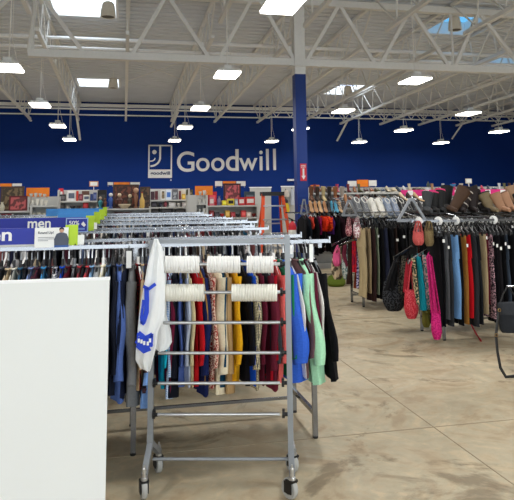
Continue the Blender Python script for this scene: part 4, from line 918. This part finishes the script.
scarf([(418.5, 257), (420, 270), (422, 290), (423.5, 310)], .04, .085, 6.87, (22, 140, 158), 'bright teal scarf hanging on the near arm')
scarf([(424, 255), (425.5, 275), (427.5, 295), (429, 309)], .03, .06, 6.86, (90, 120, 120), 'grey scarf with pink flecks right of the teal one', 'speckle', (224, 170, 170), 40)
bag(421.5, 430.5, 312, 327, 6.92, (104, 100, 44), 'olive bag hanging below the teal scarf', 300, depth=.05)
bag(430.5, 442, 312, 339, 6.55, (204, 44, 120), 'bright magenta pouch bag on a long strap at the rack end', 256, 'speckle', (170, 24, 96), 60, depth=.06, cx_top=429, name='pouch_bag')
scarf([(429.5, 256), (431, 275), (433, 295), (435, 315)], .03, .045, 6.58, (206, 50, 126), 'long magenta scarf strap above the magenta pouch')
bag(382, 405, 282, 310, 7.42, (20, 20, 22), 'large shiny black handbag with silver hardware at the middle arm', 258, 'speckle', (60, 62, 66), 60, depth=.12, cx_top=397)
scarf([(396, 262), (393, 275), (390, 290)], .06, .16, 7.4, (18, 18, 20), 'black gathered cloth hanging above the large black handbag')
scarf([(404, 256), (402, 275), (400, 290), (400, 300)], .05, .1, 7.38, (30, 30, 28), 'black and beige flecked scarf right of the large black handbag', 'speckle', (96, 90, 78), 50)
bag(331, 343.5, 256, 279, 9.7, (210, 190, 160), 'cream bag with dark centre hanging at the far left arm', 246, 'speckle', (90, 80, 66), 12, cx_top=340)
bag(332.5, 341, 253, 266, 9.62, (222, 92, 140), 'small pink bag above the cream bag', 246, cx_top=338)
bag(341.5, 350, 256, 279, 9.3, (96, 120, 120), 'grey teal patterned bag beside the cream bag', 244, 'speckle', (190, 196, 190), 40, cx_top=346)
scarf([(345, 244), (344, 256), (347, 268)], .05, .07, 9.28, (110, 40, 60), 'plum scarf hanging over the patterned bag')
scarf([(349.5, 243), (350, 262), (349, 284)], .05, .09, 9.24, (50, 34, 28), 'dark brown bag cloth hanging at the near left arm')
scarf([(354, 241), (354.5, 255), (355, 272)], .07, .1, 9.2, (196, 34, 44), 'bright red scarf on the near arm of the middle rack', 'speckle', (150, 30, 60), 26)
scarf([(359, 239), (359.5, 258), (360, 288)], .06, .12, 9.16, (36, 40, 90), 'navy flowered scarf beside the bright red one', 'speckle', (190, 180, 210), 40)
scarf([(357.5, 270), (357, 288)], .08, .12, 9.3, (130, 60, 40), 'rust cloth hanging below the red scarf')
for k, (a, b_, tp, bt, Y, c, c2, l) in enumerate(((412.5, 424, 232, 245, 6.70, (176, 34, 50), (206, 120, 110), 'folded red striped pouch clipped above the near arm'), (424, 434, 230, 246, 6.70, (150, 130, 90), (70, 60, 44), 'folded beige knitted pouch beside the red striped one'), (345.5, 352, 226, 236, 8.95, (200, 150, 150), (120, 40, 60), 'pale pink flowered pouch above the middle left arm'), (353, 361, 225, 238, 8.95, (170, 110, 120), (240, 230, 230), 'pink and white pouch at the left end of the middle rack'))):
    bag(a, b_, tp, bt, Y, c, l, 222 if k < 2 else 218, 'stripe' if k < 2 else 'speckle', c2, 50, depth=.06, sag=.1, name='pouch_bag')
# green bag on the floor
p0 = at(329, 287, Z=0); p1 = at(349, 287, Z=0)
t = thing('floor_bag', 'olive green soft bag lying on the floor in the aisle beyond the arms', 'bag', ((p0.x+p1.x)/2, p0.y+.1, 0)); W_ = (p1.x-p0.x)/2
MB().loft([[(W_*s_*math.cos(2*PI*q/16), .18*s_*math.sin(2*PI*q/16), z) for q in range(16)] for s_, z in ((.8, 0), (1, .05), (.97, .13), (.75, .19), (.3, .22))]).build('body', fab((100, 118, 44)), t)
MB().tube([(-W_*.4, -.05, .19), (-W_*.3, -.06, .28), (W_*.3, -.06, .28), (W_*.4, -.05, .19)], .012, 6).build('strap', fab((70, 84, 34)), t)

# black shoulder bag at the right edge of the picture with its strap looping down
Y = 5.3; X0 = at(497, 303, Y=Y); X1 = at(497, 333, Y=Y); W_ = .30; H2 = X0.z-X1.z
t = thing('shoulder_bag', 'black shoulder bag with long drooping strap at the right edge', 'bag', (X0.x, Y, X1.z))
MB().loft([[((W_/2)+(W_/2)*math.cos(2*PI*q/20)*s_, .06*math.sin(2*PI*q/20)*d_, z) for q in range(20)] for s_, d_, z in ((.78, .8, 0), (.9, 1, .03), (.97, 1, H2*.5), (1, .8, H2*.85), (.98, .5, H2))]).build('body', fab((38, 40, 44)), t)
MB().loft([[((W_/2)+(W_/2)*math.cos(2*PI*q/20)*s_, -.01+.066*math.sin(2*PI*q/20)*d_, z) for q in range(20)] for s_, d_, z in ((.95, 1, H2*.62), (1.0, .95, H2*.8), (.99, .7, H2*1.0), (.9, .2, H2*1.02))]).build('flap', fab((48, 50, 54)), t)
P = [(499, 310), (497.5, 322), (496, 335), (497.5, 352), (500.5, 368), (506, 380), (514, 387), (524, 389), (540, 372), (540, 350), (534, 330), (529, 310)]
P = [at(x, y, Y=Y-.05) for x, y in P]
for q in P: q.z = max(q.z, .016)
P = [q-Vector((X0.x, Y, X1.z)) for q in P]
MB().tube(P, .014, 6, flat=(1, .25)).build('long_strap', blackp, t)
MB().tube([(.03, 0, H2*.98), (.06, 0, H2*1.25), (.12, 0, H2*1.55), (.18, 0, H2*1.25), (.21, 0, H2*.98)], .008, 6).build('handle', blackp, t)
for q in (2, 0): MB().tube([P[q]+Vector((.014*math.cos(a), -.006, .014*math.sin(a))) for a in [k*PI/4 for k in range(9)]], .003, 5).build('strap_ring', mat('old_brass', (150, 120, 70), .35, .9), t)
hk = thing('bag_stand', 'chrome bag stand just outside the right edge of the picture', 'stand', (X0.x+.5, Y, 0))
MB().tube([(0, 0, .02), (0, 0, X1.z+H2*1.55)], .014, 8).build('pole', chrome, hk); MB().tube([(0, 0, X1.z+H2*1.5), (-.39, 0, X1.z+H2*1.54)], .008, 8).build('arm', chrome, hk)
MB().lathe([(.16, 0), (.16, .015), (.02, .03)], n=20).build('base', shelfd, hk)
# thin red strap on the floor under the jeans
a = [at(x, y, Z=z) for x, y, z in ((470, 322, .10), (473, 328, .03), (477, 335, .012), (481, 341, .012))]
o = MB().tube([p-a[-1] for p in a], .009, 6).build('strap', fab((150, 20, 34)), None, loc=tuple(a[-1])); o.name = 'red_belt'; tag(o, 'thin red belt trailing to the floor under the front right rack', 'belt')

# round size dividers on the right rails
for k, (px, py, Y, nm) in enumerate(((419, 223, 6.75, 'left disc on the front right rail'), (438.5, 224, 6.75, 'second disc on the front right rail'), (493.5, 221, 6.75, 'large disc at right on the front right rail'), (456, 222, 6.75, 'faint disc between the second and large discs'))):
    p = at(px, py, Y=Y); o = put(DV, 'size_divider', whitep, None, (p.x, Y, 1.36), (0, 0, rnd.uniform(.5, .9))); tag(o, 'round white plastic divider, '+nm, 'size divider', 'dividers on the front right rack')

# ------------------------------------------------------------------ shoes
def shoe_mesh(kind):
    up, so = MB(), MB(); n = 12
    # along -y is the toe
    if kind == 'sneaker': prof = [(-.14, .02, .05), (-.125, .036, .058), (-.09, .045, .066), (-.04, .042, .085), (.01, .037, .105), (.06, .036, .10), (.11, .036, .105), (.135, .03, .10), (.142, .02, .06)]
    elif kind == 'heel': prof = [(-.13, .008, .035), (-.11, .026, .042), (-.07, .036, .05), (-.02, .030, .062), (.03, .027, .085), (.08, .030, .12), (.11, .028, .125), (.12, .018, .10)]
    else: prof = [(-.14, .02, .05), (-.125, .036, .058), (-.08, .042, .07), (-.02, .038, .10), (.03, .040, .13), (.08, .040, .13), (.12, .036, .12), (.135, .022, .06)]
    hb = (lambda y: max(0, (y+.05)*.45)) if kind == 'heel' else (lambda y: .018)
    rings = []
    for y, wx, h in prof:
        zb = hb(y)+.005; ring = []
        for q in range(n):
            a = 2*PI*q/n; ring.append((wx*math.cos(a)*(1 if math.sin(a) < .2 else .8), y, zb+max(0.0, (h-zb*.4))*.5*(1+math.sin(a)) if kind != 'heel' else zb+(h-zb*.3)*.45*(1+math.sin(a))))
        rings.append(ring)
    up.loft(rings)
    rings = []
    for y, wx, h in prof:
        zb = hb(y); rings.append([(-wx*1.07, y, zb-.0), (wx*1.07, y, zb), (wx*1.07, y, zb+.016), (-wx*1.07, y, zb+.016)] if kind == 'heel' else [(-wx*1.08, y, 0), (wx*1.08, y, 0), (wx*1.08, y, .022), (-wx*1.08, y, .022)])
    so.loft(rings)
    if kind == 'heel': so.loft([[(r*math.cos(2*PI*q/8), .10+r*math.sin(2*PI*q/8), z) for q in range(8)] for r, z in ((.008, 0), (.009, .03), (.018, .075))])
    if kind == 'boot': so.bb(-.034, .034, .05, .13, 0, .03)
    ex = None
    if kind == 'sneaker':
        ex = MB()
        for k in range(5): ex.tube([(-.024, -.055+k*.02, .082+k*.006), (0, -.05+k*.02, .092+k*.006), (.024, -.055+k*.02, .082+k*.006)], .004, 5)
        ex.tube([(.03*math.cos(a), .075+.05*math.sin(a), .115) for a in [k*PI/6 for k in range(13)]], .006, 5)
    if kind == 'boot':
        ex = MB(); ex.loft([[(.045*s_*math.cos(2*PI*q/14), .075+dy+.055*s_*math.sin(2*PI*q/14), z) for q in range(14)] for s_, dy, z in ((.85, 0, .06), (.86, 0, .12), (.9, .01, .18), (1.05, .02, .25), (1.2, .03, .33), (1.25, .03, .36), (1.1, .03, .36), (1.0, .02, .30))])
    return up.mesh('shoe_upper'), so.mesh('shoe_sole'), (ex.mesh('shoe_extra') if ex else None)
SHOE = {k: shoe_mesh(k) for k in ('sneaker', 'heel', 'boot')}
solem = mat('white_rubber', (220, 218, 212), .6)
def shoe(kind, px, pybase, Y, rgb, label, rx=.0, rz=0, sc=1.0, ry=0, group='shoes on the rack tops', sole=None, Z=None, extra=None, top=None):
    p = at(px, pybase, Y=Y)
    if Z is not None: p.z = Z
    nm = {'sneaker': 'sneaker', 'heel': 'high_heel_shoe', 'boot': 'boot'}[kind]
    t = thing(nm, label, 'boot' if kind == 'boot' else 'shoe', tuple(p), 0, group); t.rotation_euler = (rx, ry, rz)
    if kind == 'heel' or kind == 'boot' or kind == 'sneaker': t.scale = (sc*1.15, sc, sc)
    m = M(rgb, .5); a, b_, c = SHOE[kind]
    put(a, 'upper', m, t); put(b_, 'sole', (M(sole) if sole else (solem if kind == 'sneaker' else blackp)), t)
    if c: put(c, 'laces' if kind == 'sneaker' else 'shaft', (M(extra) if extra else (solem if kind == 'sneaker' else m)), t)
    return t
# sloping wire shelves over the racks
def shoe_shelf(label, x0, x1, y0, y1, z0, z1):
    t = thing('shoe_shelf', label, 'shelf', (x0, y0, z0)); n = 9
    m = MB()
    for k in range(n):
        u = k/(n-1); m.tube([(0, (y1-y0)*u, (z1-z0)*u), (x1-x0, (y1-y0)*u, (z1-z0)*u)], .005 if 0 < k < n-1 else .009, 6)
    m.build('wires', chrome, t)
    m = MB(); nn = int((x1-x0)/.6)+1
    for k in range(nn+1):
        x = (x1-x0)*k/nn; m.tube([(x, 0, 0), (x, y1-y0, z1-z0)], .006, 6)
    m.build('ribs', chrome, t)
    m = MB()
    for x in (0.02, x1-x0-.02): m.sq((x, 0, -.0), (x, 0, -(z0-1.375)), .014); m.sq((x, y1-y0, z1-z0), (x, y1-y0, -(z0-1.375)), .014)
    m.build('uprights', chrome, t)
    return t
gm = mat('dull_silver_bracket', (128, 131, 136), .45, .5)
def aframe(px0, pxa, px1, pyt, pyb, Y, label):
    a = at(px0, pyb, Y=Y); c = at(pxa, pyt, Y=Y); d = at(px1, pyb, Y=Y); z = min(a.z, d.z)
    t = thing('a_frame_stand', label, 'stand', (c.x, Y, z))
    w = .035; ax, dx, h = a.x-c.x, d.x-c.x, c.z-z
    MB().prism([(ax, 0), (ax+w, 0), (-w*.3, h-w), (w*.3, h-w), (dx-w, 0), (dx, 0), (w*.7, h), (-w*.7, h)], lambda x, zz: (x, -.012, zz), lambda x, zz: (x, .012, zz)).build('bracket_arms', gm, t, False)
    MB().bb(ax, dx, -.01, .01, -.03, 0).build('bracket_foot', gm, t, False)
for i, (px0, pxa, px1, pt, pb, Y, l) in enumerate(((300, 304, 308, 199, 213, 11.95, 'small silver A-shaped bracket overlapping the blue column'), (342, 349, 357, 200, 214, 8.9, 'silver A-shaped shelf bracket left of the grey sneakers'), (397, 411, 426, 198, 219, 6.8, 'large silver A-shaped shelf bracket at the left end of the front right rack'))):
    aframe(px0, pxa, px1, pt, pb, Y, l)
def zat(px, py, Y): return at(px, py, Y=Y).z
# far rack: heels
zC = zat(325, 211, 12.0)
shoe_shelf('sloping wire shoe shelf over the far right rack', at(307, 211, Y=12.0).x, 8.2, 11.95, 12.5, zC-.01, zC+.12)
for k, (px, c, cn) in enumerate(((311, (186, 140, 96), 'tan'), (315.5, (176, 128, 84), 'tan'), (320, (190, 150, 104), 'beige'), (325, (168, 120, 80), 'tan'), (329, (26, 26, 30), 'black'), (332, (60, 140, 170), 'teal'), (336, (70, 150, 180), 'teal'), (340, (196, 160, 120), 'sand'), (344, (60, 50, 44), 'brown'))):
    shoe('heel', px, 210.5, 12.05, c, '%s high-heeled shoe, %s from left in the front row beside the column' % (cn, ('first', 'second', 'third', 'fourth', 'fifth', 'sixth', 'seventh', 'eighth', 'ninth')[k]), rx=.45, group='heels beside the column')
for k, (px, c, cn) in enumerate(((312, (96, 60, 40), 'brown'), (318, (60, 44, 36), 'dark brown'), (324, (196, 176, 130), 'cream'), (330, (40, 34, 34), 'black'), (336, (150, 96, 60), 'rust'), (343, (170, 160, 150), 'grey'))):
    shoe('boot', px, 201, 12.5, c, '%s ankle boot, %s from left in the second row beside the column' % (cn, ('first', 'second', 'third', 'fourth', 'fifth', 'sixth')[k]), rx=.2, group='ankle boots beside the column', sc=.8)
# far gondola behind the racks with shoes on it
zs, Y, zt = gondola('long pale shoe shelf unit far behind the right racks', 308, 530, 14.6, 187.5, [192, 199.5, 207], .4, name='shoe_shelf_unit')
far_cols = [((150, 96, 60), 'rust'), ((70, 40, 36), 'dark brown'), ((206, 190, 160), 'cream'), ((30, 30, 34), 'black'), ((120, 40, 50), 'burgundy'), ((200, 200, 204), 'silver'), ((170, 130, 90), 'tan'), ((60, 70, 90), 'slate'), ((190, 60, 90), 'pink'), ((90, 90, 60), 'olive')]
ORD = ['1st', '2nd', '3rd', '4th', '5th', '6th', '7th', '8th', '9th', '10th']+['%dth' % k for k in range(11, 60)]
def seqlab(rows):
    out = []; 
    for i, r in enumerate(rows): out.append(r)
    return out
prev = None
row = [(310+k*5.6, rnd.choice(far_cols), rnd.choice(['boot', 'heel', 'sneaker'])) for k in range(38)]
for k, (px, (c, cn), kd) in enumerate(row):
    nb = 'between %s and %s' % (row[k-1][1][1], row[k+1][1][1]) if 0 < k < len(row)-1 else 'at the row end'
    p = at(px, 192, Y=14.75)
    shoe(kd, px, 192, 14.75, c, '%s %s %s, %s in the far top row' % (cn, {'boot': 'boot', 'heel': 'heeled shoe', 'sneaker': 'sneaker'}[kd], nb, ORD[k]), rz=rnd.uniform(-.3, .3), group='shoes on the top shelf of the far unit', Z=zs[0]+.002, sc=.6 if kd == 'boot' else 1.0)
row = [(312+k*6.5, rnd.choice(far_cols), rnd.choice(['boot', 'heel', 'sneaker'])) for k in range(16)]
for k, (px, (c, cn), kd) in enumerate(row):
    nb = 'between %s and %s' % (row[k-1][1][1], row[k+1][1][1]) if 0 < k < len(row)-1 else 'at the row end'
    shoe(kd, px, 199.5, 14.75, c, '%s %s %s, %s in the far middle row' % (cn, {'boot': 'boot', 'heel': 'heeled shoe', 'sneaker': 'sneaker'}[kd], nb, ORD[k]), rz=rnd.uniform(-.3, .3), group='shoes on the middle shelf of the far unit', Z=zs[1]+.002, sc=.55 if kd == 'boot' else .95)
for k, (a, b_, tp, bt, c, l) in enumerate(((310.5, 319.5, 185, 189.3, ORG, 'small orange header sign right of the column'), (347.5, 356.5, 181, 186.5, (236, 234, 228), 'left white header sign over the sneakers'), (356.7, 368.3, 179.8, 186.8, ORG, 'orange header sign over the sneakers'), (368.5, 376.5, 180.3, 186, (236, 234, 228), 'right white header sign over the sneakers'))):
    z0 = zat(a, bt, 14.95); item('board', a, b_, tp, z0, 14.95, c, l, dy=0, drop=z0-zt+.05)
# middle rack: sneakers
zB = zat(375, 211, 8.95)
shoe_shelf('sloping wire shoe shelf over the middle right rack', at(344, 211, Y=8.95).x, 7.2, 8.9, 9.5, zB-.015, zB+.2)
for k, (px, c, cn, s) in enumerate(((355.5, (92, 94, 98), 'grey', 1.15), (363, (104, 106, 110), 'grey', 1.15), (371.5, (226, 222, 212), 'white', 1.1), (378.5, (230, 226, 216), 'white', 1.1), (386, (130, 142, 162), 'slate blue', 1.1), (393, (140, 150, 170), 'slate blue', 1.1), (400, (30, 30, 34), 'black', 1.1), (406, (26, 26, 30), 'black', 1.1), (413, (60, 60, 66), 'charcoal', 1.1), (420, (70, 68, 70), 'charcoal', 1.1))):
    shoe('sneaker', px, 210, 9.05, c, '%s %s sneaker of the pair on the middle rack top' % (('left', 'right')[k % 2], cn), rx=.85, rz=.25, sc=s, group='sneakers on the middle right rack')
for k, (px, c, cn) in enumerate(((346, (150, 100, 60), 'tan'), (352, (110, 60, 36), 'brown'), (359, (90, 44, 30), 'chestnut'), (366, (84, 40, 28), 'dark chestnut'), (373, (30, 28, 28), 'black'), (381, (60, 40, 34), 'dark brown'), (389, (50, 60, 66), 'slate'), (396, (24, 24, 26), 'jet black'), (404, (40, 40, 44), 'charcoal'), (412, (90, 80, 70), 'taupe'))):
    shoe('sneaker' if k % 2 else 'heel', px, 204, 9.4, c, '%s shoe in the second row over the middle rack, %s from left' % (cn, ORD[k]), rx=.5, rz=rnd.uniform(-.3, .3), group='second row over the middle right rack', sc=.8)
for k, (px, c, cn) in enumerate(((404, (206, 180, 150), 'beige'), (411, (60, 44, 38), 'brown'), (418, (196, 160, 120), 'sand'))):
    shoe('heel', px, 201, 7.0, c, '%s open shoe perched behind the large silver bracket, %s from left' % (cn, ORD[k]), rx=.2, rz=.8, group='open shoes behind the bracket', sc=.6)
# pink sign strip
pk = mat('hot_pink_card', (226, 40, 128), .5, pattern='vstripe', rgb2=(236, 200, 214), psc=3.2)
A = at(401, 190, Y=10.1); B = at(530, 190, Y=10.1); b0 = at(401, 196, Y=10.1)
t = thing('pink_sign_strip', 'long hot pink sign strip running behind the boots', 'sign', (A.x, 10.1, b0.z))
MB().bb(0, B.x-A.x, -.008, .008, 0, A.z-b0.z).build('strip', mat('hot_pink_plain', (222, 38, 124), .5, var=.03), t, False)
for k in range(7): x = .12+k*.3; MB().bb(x, x+.1, -.012, -.008, .01, A.z-b0.z-.01).build('white_patch', paper, t, False)
for x in (.05, B.x-A.x-.05): MB().bb(x-.01, x+.01, -.0, .015, 1.38-b0.z, .0).build('post', chrome, t, False)
# boots on the front right rack
zA = zat(460, 215, 6.95)
shoe_shelf('sloping wire shoe shelf over the front right rack', at(421, 215, Y=6.8).x, 6.5, 6.8, 7.4, zA-.02, zA+.05)
def tallboot(px, pyb, pxt, pyt, Y, rgb, label, w=.12, slouch=0, lining=None, toe=-1, buckle=False):
    a = at(px, pyb, Y=Y); c = at(pxt, pyt, Y=Y+.08); v = c-a
    t = thing('tall_boot', label, 'boot', tuple(a), 0, 'boots on the front right rack'); m = M(tuple(int(q*.85) for q in rgb), .72)
    up = v.normalized(); sd = Vector((0, 1, 0)).cross(up).normalized() if abs(up.y) < .9 else Vector((1, 0, 0)); fw = up.cross(sd).normalized()
    rings = []; n = 16
    for k in range(11):
        u = k/10; r = w/2*(.72+.5*u+(.10*math.sin(u*18) if slouch else .02*math.sin(u*9)))
        rings.append([tuple(v*(.12+.88*u)+sd*math.cos(2*PI*q/n)*r+fw*math.sin(2*PI*q/n)*r*.75) for q in range(n)])
    MB().loft(rings, cap=True).build('shaft', m, t)
    l2 = MB(); l2.loft([[tuple(v*z+sd*math.cos(2*PI*q/n)*w/2*1.24+fw*math.sin(2*PI*q/n)*w/2*.95) for q in range(n)] for z in (.96, 1.02)]); l2.build('cuff', M(lining) if lining else m, t)
    f = MB(); rr = []
    for k in range(7):
        u = k/6; y = .03-u*.2; h = .085*(1-.5*u); wx = .042*(1-.15*u) if u < .9 else .02
        rr.append([(wx*math.cos(2*PI*q/12)+toe*.3*u*.1, y, .012+h/2*(1+math.sin(2*PI*q/12))) for q in range(12)])
    f.loft(rr); f.build('foot', m, t)
    s_ = MB(); s_.bb(-.042, .042, -.17, .045, 0, .014); s_.bb(-.034, .034, -.01, .045, -.0, .03); s_.build('sole', blackp, t, False)
    if buckle:
        for k in (.35, .6, .85): MB().loft([[tuple(v*(k+dz)+sd*math.cos(2*PI*q/n)*w/2*(.78+.5*k)+fw*math.sin(2*PI*q/n)*w/2*(.62+.36*k)) for q in range(n)] for dz in (0, .04)]).build('strap', M((180, 170, 160), .4), t)
    return t
for a in ((427, 213.5, 427.5, 193, 6.95, (62, 64, 68), 'grey felt boot standing at the left end of the boot row', .12),
          (434, 213.5, 435, 193, 7.0, (22, 20, 22), 'black boot with pink lining, left of its pair', .10, 0, (214, 50, 110)),
          (440.5, 213, 440.5, 190, 7.0, (20, 20, 22), 'black boot with pink lining, right of its pair', .10, 0, (214, 50, 110)),
          (447, 211, 447, 187, 7.2, (16, 16, 18), 'plain black boot between the pink lined pair and the brown boot', .13),
          (451, 213, 464, 190, 6.92, (80, 54, 34), 'shiny brown boot leaning to the right', .15),
          (460, 213, 469, 190, 7.0, (36, 22, 20), 'very dark brown studded boot behind the shiny brown boot', .14, 0, None, -1, True),
          (472, 213, 474, 190, 7.0, (32, 18, 18), 'very dark brown boot in the middle of the row', .14),
          (484, 213, 472, 187, 7.05, (26, 18, 18), 'dark boot with pale buckles leaning to the left', .11, 0, None, -1, True),
          (492, 213, 483, 193, 6.95, (140, 122, 90), 'olive beige slouchy boot with black cuff', .14, 1, (18, 18, 20)),
          (504, 213, 494, 194, 6.9, (186, 138, 104), 'tan suede boot leaning left near the right edge', .13, 0, (150, 100, 76)),
          (513, 212.5, 502, 193, 6.95, (196, 146, 112), 'second tan suede boot at the right edge', .13, 0, (120, 84, 64)),
          (517, 204, 510, 187, 7.2, (190, 150, 116), 'third tan boot tucked behind at the right edge', .12),
          (522, 213, 519, 195, 7.0, (22, 22, 22), 'black boot beyond the tan ones at the far right', .14)):
    tallboot(*a)
# blue hat and small things on the far shelf top, price card on a stick
for a in ((450, 456, 184, 'bowl', (70, 150, 210), 'bright blue sun hat on the far shelf top'), (459, 463, 183.5, 'bowl', (210, 206, 200), 'white cap on the far shelf top right of the blue hat'), (426.5, 429.5, 181, 'bottle', (60, 70, 60), 'dark bottle shape on the far shelf top left of the blue hat')):
    item(a[3], a[0], a[1], a[2], zt, 14.6, a[4], a[5], dy=.2, cat='hat' if 'bottle' not in a[5] else None)
for (a, b_, tp, bt, Y, l, c1) in ((469.5, 476, 178.3, 183.2, 14.6, 'small white price card on a stick above the boots', (200, 196, 180)), (89, 98, 181, 186.3, 17.6, 'small price card with orange and green border on a stick over the left shelves', (206, 140, 90))):
    A = at(a, tp, Y=Y); B = at(b_, bt, Y=Y); t = thing('price_card', l, 'sign', ((A.x+B.x)/2, Y+.2, B.z)); hw = (B.x-A.x)/2; h = A.z-B.z
    MB().bb(-hw, hw, -.008, .008, 0, h).build('border', M(c1), t, False); MB().bb(-hw*.8, hw*.8, -.012, -.008, h*.15, h*.85).build('card', paper, t, False)
    MB().bb(-.008, .008, -.004, .004, (zt if Y < 15 else zat(93, 189.8, 17.6))-B.z, 0).build('stick', whitep, t, False)
